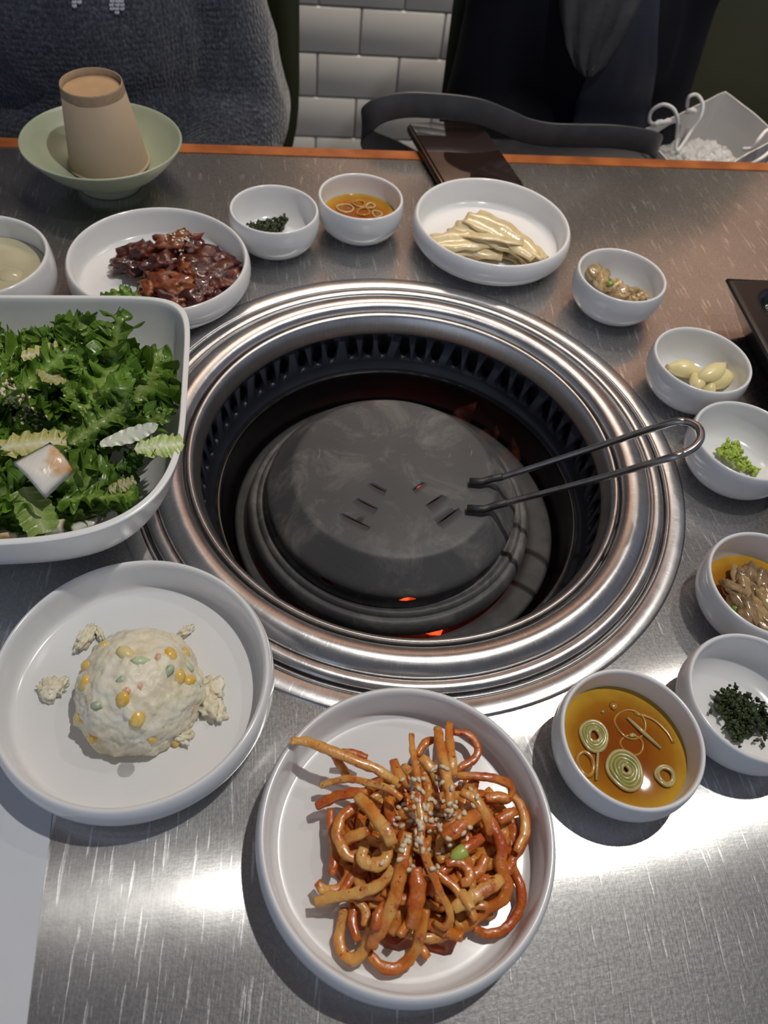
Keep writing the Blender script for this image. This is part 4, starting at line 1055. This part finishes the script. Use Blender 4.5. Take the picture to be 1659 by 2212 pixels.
for j in range(NYg):
    for i in range(NXg):
        a = j * (NXg + 1) + i; Fc.append((a, a + 1, a + NXg + 2, a + NXg + 1))
mesh_obj('tray_top', V, Fc, BLK, tray)
V, Fc = [], []
for (hx, hy, z) in ((TL / 2, TWd / 2, .0440), (TL / 2 + .0008, TWd / 2 + .0008, .0415), (TL / 2 - .002, TWd / 2 - .002, .0385), (TL / 2 - .018, TWd / 2 - .018, .015), (TL / 2 - .028, TWd / 2 - .028, .0006)):
    V += [(hx, hy, z), (-hx, hy, z), (-hx, -hy, z), (hx, -hy, z)]
for k in range(4):
    for q in range(4): Fc.append((k * 4 + q, k * 4 + (q + 1) % 4, (k + 1) * 4 + (q + 1) % 4, (k + 1) * 4 + q)[::-1])
Fc.append((16, 17, 18, 19)[::-1])
mesh_obj('tray_body', V, Fc, BLK, tray, smooth=False)
PAP = mat('white_paper_mat', (.62, .65, .69), .6, 0, .03, 30)
V = [T(-.44, .172, .0008), T(-.127, .172, .0008), T(-.1215, -.12, .0008), T(-.44, -.12, .0008)]; V += [v - Vector((0, 0, .0006)) for v in V]
tag(mesh_obj('paper_mat', V, [(0, 3, 2, 1), (4, 5, 6, 7), (0, 1, 5, 4), (1, 2, 6, 5), (2, 3, 7, 6), (3, 0, 4, 7)], PAP, smooth=False), 'plain white paper mat at the front left corner', 'paper')

# ------------------------------------------------------------------ phone
PHB = mat('black_phone_case', (.015, .013, .012), .25); PHG = mat('dark_phone_glass', (.020, .012, .010), .04, 0, 0, 20, Coat_Weight=1.0)
PHE = mat('bronze_phone_edge', (.30, .18, .10), .3, .9)
pa, pb = T(.2420, .758, .012), T(.2175, .9065, .010); pd = pb - pa
phone = empty('smartphone', (pa + pb) / 2, math.atan2(pd.y, pd.x) - PI / 2, 'dark smartphone lying over the far table edge behind the pickled radish', 'phone')
V, Fc = rbox_data(.094, .150, .012, .0055, 4); mesh_obj('phone_case', V, Fc, PHB, phone, (0, 0, -.004))
rbox('screen', (.088, .144, .0016), .0007, PHG, phone, (0, 0, .0022), seg=2)
rbox('side_frame', (.0016, .130, .0018), .0006, PHE, phone, (-.0460, 0, .0012), seg=2)
rbox('top_button', (.018, .0016, .0022), .0006, PHE, phone, (-.006, .0750, -.0020), seg=2)
for i in range(3): blob('camera_lens', (.0022, .0012, .0022), WATER, phone, (.016 + i * .007, .0754, -.002 ), (0, 0, 0), 2, 0, 1, 0)

# ------------------------------------------------------------------ handbag with strap, behind the table
LEA = mat('black_leather', (.050, .050, .052), .42, 0, .25, 60, .15, 900, .0004)
hb = empty('black_handbag', T(.36, 1.02, SEATZ + .17), YAW, 'black leather handbag with a wide looping strap behind the table edge', 'bag')
bpy.context.view_layer.update()
def in_bag(o, e=hb):
    o.parent = e; o.matrix_parent_inverse = e.matrix_world.inverted(); return o
V, Fc = rbox_data(.32, .10, .13, .028, 4)
in_bag(mesh_obj('bag_body', V, Fc, LEA, None, T(.38, .965, -.115), (0, 0, YAW)))
sp = [(.20, .965, -.070), (.165, .960, -.052), (.138, .945, -.036), (.124, .922, -.014), (.123, .905, .008), (.136, .896, .026), (.165, .893, .0355), (.20, .893, .0362), (.235, .893, .0345), (.258, .893, .0310), (.290, .896, .0200), (.318, .900, .0090), (.350, .900, .0042), (.39, .902, .0034), (.43, .904, .0030), (.465, .908, -.0010), (.495, .916, -.0090), (.515, .930, -.022), (.53, .955, -.045)]
cl = catmull(sp, 5); V, Fc = [], []; hwid = .0138; n_ = len(cl)
for i, p in enumerate(cl):
    t = (cl[min(i + 1, n_ - 1)] - cl[max(i - 1, 0)]).normalized()
    wv = Vector((0, .12, 1)); wv = (wv - t * wv.dot(t)).normalized(); nn = wv.cross(t).normalized()
    P = T(p.x, p.y, p.z)
    def tw(v): return UX * v.x + NX * v.y + Vector((0, 0, v.z))
    wv, nn = tw(wv), tw(nn)
    for (a, b) in ((-1, .0010), (-.97, .0016), (-.88, .0012), (.88, .0012), (.97, .0016), (1, .0010), (1, -.0010), (.9, -.0016), (-.9, -.0016), (-1, -.0010)):
        V.append(P + wv * (a * hwid) + nn * b)
for i in range(n_ - 1):
    for k in range(10):
        k2 = (k + 1) % 10; Fc.append((i * 10 + k, i * 10 + k2, (i + 1) * 10 + k2, (i + 1) * 10 + k))
in_bag(mesh_obj('strap', V, Fc, LEA))

# ------------------------------------------------------------------ paper bag with rope handles
BAGP = mat('white_paper_bag', (.80, .79, .78), .55, 0, .05, 10)
ROPE = mat('white_rope', (.74, .73, .72), .8, 0, .15, 400, .5, 900)
pbz = -.03
Lc, Bc, Fc_ = T(.511, .989, pbz - .002), T(.692, 1.118, pbz + .002), T(.558, .880, pbz - .012)
Rc = Fc_ + (Bc - Lc)
pbag = empty('paper_bag', (Lc + Rc) / 2 - Vector((0, 0, .15)), 0, 'white paper shopping bag with rope handles behind the right table edge', 'bag')
bpy.context.view_layer.update()
cn = [Lc, Bc, Rc, Fc_]; ctr = (Lc + Rc) / 2; dn = Vector((0.0, .03, -.14)); V, Fc = [], []
NS = 10
for inner in (0, 1):
    for lev in range(5):
        for k in range(4):
            for s in range(NS):
                p = cn[k].lerp(cn[(k + 1) % 4], s / NS); q = p - (p - ctr).normalized() * (.0012 * inner)
                bulge = math.sin(PI * lev / 4) * .006 * math.sin(PI * s / NS)
                q = q + dn * (lev / 4) * (.98 if inner else 1) + (p - ctr).normalized() * bulge
                q += Vector((0, 0, .003 * noise.noise(p * 22))) if lev == 0 else Vector()
                V.append(q)
ring_n = 4 * NS
for inner in (0, 1):
    for lev in range(4):
        for k in range(ring_n):
            k2 = (k + 1) % ring_n; a = inner * 5 * ring_n + lev * ring_n
            f = (a + k, a + k2, a + ring_n + k2, a + ring_n + k); Fc.append(f if not inner else f[::-1])
for k in range(ring_n):
    k2 = (k + 1) % ring_n; Fc.append((k, 5 * ring_n + k, 5 * ring_n + k2, k2))
Fc.append(tuple(4 * ring_n + k for k in range(ring_n)))
in_bag(mesh_obj('bag_body', V, Fc, BAGP, smooth=False), pbag)
nL = (Lc - Bc).cross(Vector((0, 0, 1))).normalized()
def pin(px, py, z): return at(px, py, z)
in_bag(tube('rope_handle', catmull([pin(1418, 270, -.030), pin(1403, 262, -.022), pin(1408, 240, -.008), pin(1432, 226, .004), pin(1455, 236, .002), pin(1464, 262, -.012), pin(1462, 295, -.035), pin(1461, 325, -.050), pin(1470, 318, -.048), pin(1492, 285, -.035), pin(1512, 255, -.018), pin(1518, 225, -.004), pin(1505, 205, .002), pin(1488, 210, -.002), pin(1484, 230, -.018)], 6), .0024, ROPE, None, 8), pbag)
in_bag(tube('rope_handle', catmull([pin(1605, 322, -.030), pin(1625, 320, -.024), pin(1640, 300, -.012), pin(1662, 280, -.006), pin(1690, 300, -.02), pin(1660, 330, -.03), pin(1640, 345, -.03), pin(1605, 365, -.045)], 6), .0024, ROPE, None, 8), pbag)
for (a, b) in (((1412, 270), (1446, 262)), ((1484, 243), (1500, 240))):
    in_bag(tube('rope_knot', catmull([pin(*a, -.030), pin((a[0] + b[0]) / 2, (a[1] + b[1]) / 2 - 2, -.026), pin(*b, -.030)], 4), .0036, ROPE, None, 8, wob=.6), pbag)
DKT = mat('dark_tag', (.05, .05, .055), .5)
hv = [pin(1484, 275, -.040), pin(1490, 276, -.040), pin(1472, 316, -.055), pin(1464, 318, -.055)]
in_bag(mesh_obj('tag', hv + [v - Vector((0, 0, .001)) for v in hv], [(0, 1, 2, 3), (7, 6, 5, 4), (0, 4, 5, 1), (1, 5, 6, 2), (2, 6, 7, 3), (3, 7, 4, 0)], DKT, smooth=False), pbag)
BUB = N('bubble_wrap'); BUB.set(Base_Color=(.85, .86, .86), Roughness=.10, Transmission_Weight=.6, IOR=1.3); _c = BUB.coord()
vo = BUB.new('ShaderNodeTexVoronoi'); vo.inputs['Scale'].default_value = 130; BUB.link(_c, vo.inputs['Vector']); BUB.bump(BUB.math('SUBTRACT', 1.0, vo.outputs['Distance']), .8, .004); BUB = BUB.m
bw = blob('bubble_wrap', (.078, .050, .045), BUB, None, ctr + Vector((-.015, -.01, -.058)), (0, 0, .6), 5, .18, 2.2, 6, .10, 7)
tag(bw, 'crumpled clear bubble wrap inside the white paper bag', 'bubble wrap')

# ------------------------------------------------------------------ chairs
OLV = mat('olive_green_leather', (.045, .050, .020), .45, 0, .2, 8, .06, 300)
MET = mat('dark_metal_leg', (.05, .05, .05), .4, .8)
def chair(u, n, half, label):
    e = empty('dining_chair', T(u, n - .22, FLOORZ), YAW, label, 'chair', 'olive dining chairs')
    V, Fc = [], []; nu, nz = 36, 24
    for side in (1, -1):
        for i in range(nz + 1):
            for j in range(nu + 1):
                s = j / nu * 2 - 1; z = -.26 + (i / nz) * .68
                zb = (i / nz); f = 1.0
                if zb < .28: f = (1 - ((.28 - zb) / .28) ** 2.6) ** .5 * .30 + .70
                if zb > .86: f = (1 - ((zb - .86) / .14) ** 2.4 * .35)
                x = s * half * f; y = .22 - .13 * (abs(s) ** 2.6) * f + (z + .26) * .10
                ed = min(1, (1 - abs(s)) * 12, zb * 14, (1 - zb) * 14) ** .5
                V.append((x, y + side * .026 * ed, z - FLOORZ))
    ss = (nu + 1) * (nz + 1)
    for i in range(nz):
        for j in range(nu):
            q = i * (nu + 1) + j; f = (q, q + 1, q + nu + 2, q + nu + 1); Fc.append(f[::-1]); Fc.append(tuple(x + ss for x in f))
    mesh_obj('backrest', V, Fc, OLV, e)
    V, Fc = rbox_data(half * 1.75, .46, .09, .035, 4); mesh_obj('seat', V, Fc, OLV, e, (0, -.03, SEATZ - .05 - FLOORZ))
    for sx in (-1, 1):
        for sy in (-1, 1):
            tube('leg', [(sx * half * .78, -.03 + sy * .18, SEATZ - .08 - FLOORZ), (sx * half * .92, -.03 + sy * .22, 0)], .014, MET, e, 10)
    for sx in (-1, 1): tube('back_post', [(sx * half * .5, .19, SEATZ - .08 - FLOORZ), (sx * half * .5, .215, -.18 - FLOORZ)], .014, MET, e, 8)
    return e
chair(-.225, 1.32, .285, 'olive chair behind the person in the grey-blue sweater')
chair(.585, 1.32, .305, 'olive chair behind the person in black')

# ------------------------------------------------------------------ people
SKIN = mat('skin', (.62, .38, .27), .5, 0, .1, 20, Subsurface_Weight=.1, Subsurface_Scale=.01)
def knit():
    n = N('grey_blue_knit'); c = n.coord()
    v = n.new('ShaderNodeTexVoronoi'); v.inputs['Scale'].default_value = 210; v.inputs['Randomness'].default_value = .45; mp = n.coord((1.1, 1.1, .7)); n.link(mp, v.inputs['Vector'])
    f = n.noise(c, 230, 4, .75); big = n.noise(c, 6, 3)
    col = n.ramp(n.math('ADD', n.math('MULTIPLY', f, .7), n.math('MULTIPLY', big, .3)), [(.38, (.010, .014, .026)), (.5, (.036, .045, .064)), (.64, (.11, .118, .135))])
    n.set(Base_Color=col, Roughness=.95, Sheen_Weight=.35, Sheen_Roughness=.5)
    n.bump(n.math('MULTIPLY_ADD', f, .25, n.math('SUBTRACT', 1.0, v.outputs['Distance'])), .9, .0022); return n.m
KNIT = knit()
COAT = mat('black_coat', (.007, .008, .012), .9, 0, .3, 8, .15, 500, Specular_IOR_Level=.15)
NAVY = mat('navy_lining', (.012, .016, .028), .6, 0, .3, 8, .1, 300)
GREYS = mat('sheer_grey_scarf', (.036, .035, .038), .7, 0, .45, 25, .3, 60, .004)
TRS = mat('dark_trousers', (.02, .02, .028), .85)
HAIR = mat('dark_hair', (.012, .009, .008), .45, 0, .3, 60, .3, 300)
def caps_data(chains, ells, vox, folds=0.0, ff=9, seed=0, smooth=6):
    V, Fc = [], []
    IV3, IF3 = ico(3)
    def ball(p, r):
        b = len(V)
        for v in IV3: V.append((p[0] + v.x * r[0], p[1] + v.y * r[1], p[2] + v.z * r[2]))
        Fc.extend(tuple(b + i for i in f) for f in IF3)
    for ch in chains:
        P = [Vector(c[:3]) for c in ch]; R = [c[3] for c in ch]
        for i in range(len(P) - 1):
            L = (P[i + 1] - P[i]).length; k = max(2, int(L / (min(R[i], R[i + 1]) * .35)))
            for q in range(k + 1):
                t = q / k; r = R[i] + (R[i + 1] - R[i]) * t; ball(P[i].lerp(P[i + 1], t), (r, r, r))
    for (p, r) in ells: ball(p, r)
    return V, Fc
def body_mesh(name, chains, ells, vox, m_, parent, loc, rz, folds=0.0, ff=9, seed=0, it=8):
    V, Fc = caps_data(chains, ells, vox)
    o = mesh_obj(name, V, Fc, m_)
    r = o.modifiers.new('r', 'REMESH'); r.mode = 'VOXEL'; r.voxel_size = vox; r.use_smooth_shade = True
    s = o.modifiers.new('s', 'SMOOTH'); s.iterations = it; s.factor = .6
    apply_mods(o)
    if folds:
        me = o.data; nr = [v.normal.copy() for v in me.vertices]
        for v, nn in zip(me.vertices, nr):
            q = Vector((v.co.x, v.co.y, v.co.z * .45)); w = Vector((noise.noise(q * ff + Vector((seed, 0, 0))), noise.noise(q * ff * .8 + Vector((0, seed, 9))), 0))
            f = noise.noise(q * ff + w * 1.5) + .5 * (1 - abs(noise.noise(q * ff * 1.7 + w)) * 2)
            v.co += nn * f * folds
    me = o.data; me.polygons.foreach_set('use_smooth', [True] * len(me.polygons))
    if not me.materials: me.materials.append(m_)
    o.parent = parent; o.location = loc; o.rotation_euler = (0, 0, rz)
    return o
def person(u, n, wsc, label, top_m, folds, ff, seed, elbow, hair_len):
    e = empty('person', T(u, n, SEATZ), YAW, label, 'person')
    S = wsc; b = SEATZ
    def z(v): return v - b
    sh = .175 * S
    arms = []
    for sx in (-1, 1):
        ex = elbow[0] if sx > 0 else elbow[1]
        arms.append([(sx * sh, 0, z(.235), .052), (sx * ex, -.02, z(-.06), .042), (sx * ex * .55, -.23, z(-.20), .031), (sx * ex * .50, -.26, z(-.21), .026)])
    legs = [[(sx * .10, 0, z(-.28), .085), (sx * .13, -.50, z(-.285), .062), (sx * .13, -.50, z(-.55), .052), (sx * .13, -.47, z(-.80), .036), (sx * .135, -.60, z(-.83), .030)] for sx in (-1, 1)]
    hands = []
    for sx in (-1, 1):
        ex = elbow[0] if sx > 0 else elbow[1]; hx, hy, hz = sx * ex * .48, -.29, z(-.215)
        hands.append([(hx, hy + .02, hz, .026), (hx, hy - .04, hz - .004, .024)])
        for q in range(4):
            ox = (q - 1.5) * .017
            hands.append([(hx + ox, hy - .05, hz, .0085), (hx + ox, hy - .085 + abs(q - 1.3) * .006, hz - .008, .008), (hx + ox, hy - .10 + abs(q - 1.3) * .008, hz - .028, .007)])
        hands.append([(hx - sx * .024, hy - .01, hz, .010), (hx - sx * .045, hy - .045, hz - .004, .009), (hx - sx * .043, hy - .065, hz - .008, .008)])
    torso = [((0, 0, z(-.24)), (.165 * S, .115, .12)), ((0, 0, z(-.10)), (.145 * S, .10, .15)), ((0, 0, z(.06)), (.160 * S, .105, .17)), ((0, .01, z(.20)), (.175 * S, .085, .09))]
    neck = [[(0, .0, z(.28), .052), (0, -.01, z(.36), .050)]]
    hd = [((0, -.02, z(.475)), (.080, .098, .118)), ((0, -.035, z(.42)), (.062, .075, .065)), ((0, -.122, z(.455)), (.013, .020, .018)), ((0, -.112, z(.475)), (.008, .012, .03)), ((.082, -.01, z(.46)), (.010, .02, .03)), ((-.082, -.01, z(.46)), (.010, .02, .03)), ((0, -.112, z(.412)), (.026, .010, .006))]
    body_mesh('body', arms + legs + hands + neck, torso + hd, .009, SKIN, e, (0, 0, 0), 0, it=4)
    for sx in (-1, 1): blob('eye', (.014, .008, .008), mat('eye_dark', (.02, .015, .012), .2), e, (sx * .032, -.108, z(.487)), (0, 0, 0), 2, 0, 1, 0)
    hch = [[(0, .03, z(.50), .095), (0, .07, z(.40), .08), (0, .09, z(.40 - hair_len), .06)]]
    body_mesh('hair', hch, [((0, .0, z(.515)), (.095, .105, .095))], .012, HAIR, e, (0, 0, 0), 0, .004, 25, 3)
    # garment
    ga = []
    for sx in (-1, 1):
        ex = elbow[0] if sx > 0 else elbow[1]; hx_ = sx * ex
        ga.append([(sx * sh, 0, z(.235), .078), (sx * (sh + ex) / 2 * .90, -.01, z(.09), .066), (hx_, -.02, z(-.065), .070), (hx_ * .8, -.12, z(-.135), .062), (hx_ * .60, -.21, z(-.19), .050)])
    gt_ = [((0, 0, z(-.23)), (.205 * S, .150, .13)), ((0, 0, z(-.10)), (.195 * S, .145, .18)), ((0, 0, z(.05)), (.195 * S, .145, .18)), ((0, .005, z(.19)), (.200 * S, .115, .12))]
    g = body_mesh('sweater' if top_m is KNIT else 'coat', ga + [[(0, 0, z(.27), .07), (0, -.005, z(.32), .064)]], gt_, .0085, top_m, e, (0, 0, 0), 0, folds, ff, seed)
    lg = [[(sx * .10, -.02, z(-.275), .104), (sx * .13, -.50, z(-.28), .078), (sx * .13, -.50, z(-.55), .066), (sx * .13, -.48, z(-.76), .056)] for sx in (-1, 1)]
    body_mesh('trousers', lg, [((0, 0, z(-.25)), (.18 * S, .125, .11))], .014, TRS, e, (0, 0, 0), 0, .003, 12, 2)
    for sx in (-1, 1): body_mesh('shoe', [[(sx * .13, -.46, z(-.82), .036), (sx * .135, -.62, z(-.833), .030)]], [], .010, COAT, e, (0, 0, 0), 0)
    return e, g
p1, sw = person(-.238, 1.125, 1.0, 'person in a thick grey-blue knitted sweater seated across the table', KNIT, .010, 9, 4, (.215, .20), .10)
p2, ct = person(.448, 1.145, .72, 'person in black clothes seated across the table on the right', COAT, .006, 8, 11, (.118, .108), .22)
# white knitted flecks on the sweater front
bpy.context.view_layer.update(); bs = bvh_of([sw])
WK = mat('white_wool', (.62, .64, .70), .95, 0, .2, 300, .6, 700)
def fleck(cx, cy, seed):
    rr = random.Random(seed); V, Fc = [], []
    for row in range(4):
        for c_ in range(3):
            if (row == 3 and c_ != 1) or (seed == 1 and c_ == 0): continue
            px = cx + (c_ - 1) * 11 + rr.uniform(-1, 1); py = cy + row * 8
            for sgn in (-1, 1):
                a_ = bs.ray_cast(CAMP, pixel_ray(px + sgn * 4.5, py - 6)); b_ = bs.ray_cast(CAMP, pixel_ray(px, py + 4))
                if a_[0] is None or b_[0] is None: continue
                A, B = a_[0] + a_[1] * .001, b_[0] + b_[1] * .001; t = (B - A).normalized(); s_ = t.cross(a_[1]).normalized(); nn = a_[1]
                b = len(V); V += [A + nn * .0012, A.lerp(B, .5) + s_ * .0019, B, A.lerp(B, .5) - s_ * .0019, A.lerp(B, .5) + nn * .0022]
                Fc += [(b, b + 1, b + 4), (b + 1, b + 2, b + 4), (b + 2, b + 3, b + 4), (b + 3, b, b + 4)]
    o = mesh_obj('knitted_fleck', V, Fc, WK); o.parent = p1; o.matrix_parent_inverse = p1.matrix_world.inverted()
    o['label'] = 'white knitted fleck'
fleck(252, 4, 2); fleck(160, -10, 1)
# grey sheer scarf hanging down the front, navy lining panel
bc = bvh_of([ct])
def drape(name, rows_, m_, par, lift=.006, amp=.004, seed=0):
    V, Fc = [], []; nc = 12
    for (x0, x1, y) in rows_:
        for j in range(nc + 1):
            px = x0 + (x1 - x0) * j / nc; h = bc.ray_cast(CAMP, pixel_ray(px, y))
            if h[0] is None: h = (last + pixel_ray(px, y) * 0, ) + tuple(h[1:]); 
            last = h[0]
            V.append(h[0] - pixel_ray(px, y) * (lift + amp * (math.sin(j * 1.7 + y * .02 + seed) + .5 * math.sin(j * 3.1 + seed))))
    for i in range(len(rows_) - 1):
        for j in range(nc):
            a = i * (nc + 1) + j; Fc.append((a, a + 1, a + nc + 2, a + nc + 1))
    o = mesh_obj(name, V, Fc, m_); s = o.modifiers.new('s', 'SOLIDIFY'); s.thickness = .002; apply_mods(o)
    o.parent = par; o.matrix_parent_inverse = par.matrix_world.inverted(); o['label'] = name.replace('_', ' ')
    return o
def rows(L, n=14):
    out = []
    for i in range(len(L) - 1):
        for k in range(n): t = k / n; out.append(tuple(L[i][q] * (1 - t) + L[i + 1][q] * t for q in range(3)))
    out.append(L[-1]); return out
drape('grey_scarf', rows([(1190, 1440, -260), (1198, 1420, -150), (1205, 1400, -40), (1212, 1372, 30), (1222, 1335, 100), (1240, 1305, 145), (1262, 1278, 166)], 5), GREYS, p2, .010, .004)
drape('navy_panel', rows([(1305, 1430, -260), (1303, 1428, -150), (1300, 1425, -40), (1290, 1420, 60), (1275, 1418, 140), (1245, 1405, 220), (1230, 1395, 300)], 5), NAVY, p2, .003, .0012, 3)

# ------------------------------------------------------------------ labels: say where each look-alike lies and how it looks
bpy.context.view_layer.update()
def relabel(group, what, size=True):
    obs = [o for o in bpy.data.objects if o.get('group') == group and o.parent is None and o.type == 'MESH']
    info = []
    for o in obs:
        c = o.matrix_world @ (sum((Vector(b) for b in o.bound_box), Vector()) / 8)
        d = c - CAMP; zz = d.dot(_F)
        info.append((d.dot(_R) / zz, d.dot(_U) / zz, c.z, max(o.dimensions)))
    if not info: return
    def cuts(k, q):
        v = sorted(i[k] for i in info); return [v[min(len(v) - 1, int(len(v) * f))] for f in q]
    fine = len(obs) > 40
    cx, cy = cuts(0, (.2, .4, .6, .8) if fine else (.33, .66)), cuts(1, (.2, .4, .6, .8) if fine else (.33, .66)); cz, cs_ = cuts(2, (.5,)), cuts(3, (.5,))
    WX = ('far left', 'left', 'middle', 'right', 'far right') if fine else ('left', 'middle', 'right')
    WY = ('nearest', 'near', 'middle', 'back', 'farthest') if fine else ('near', 'middle', 'back')
    for o, (x, y, z, s_) in zip(obs, info):
        ix = sum(x > c for c in cx); iy = sum(y > c for c in cy)
        o['label'] = '%s%s, %s row, %s side, in the %s layer' % (('longer ' if s_ > cs_[0] else 'shorter ') if size else '', what, WY[iy], WX[ix], 'upper' if z > cz[0] else 'lower')
relabel(GR, 'orange-red spicy radish strip')
relabel(LG, 'frilly green salad leaf')
relabel('pickled radish slices', 'pale yellow pickled radish slice')
relabel('mushrooms in the bowl at the right edge', 'brown mushroom slice in amber sauce')
relabel('chopped mushrooms behind the grill', 'tan chopped mushroom piece')
relabel('sesame seeds on the spicy radish', 'sesame seed on the spicy radish', False)
relabel('sesame seeds on the green salad', 'sesame seed on the salad', False)
relabel('sesame seeds on the braised meat', 'sesame seed on the meat', False)
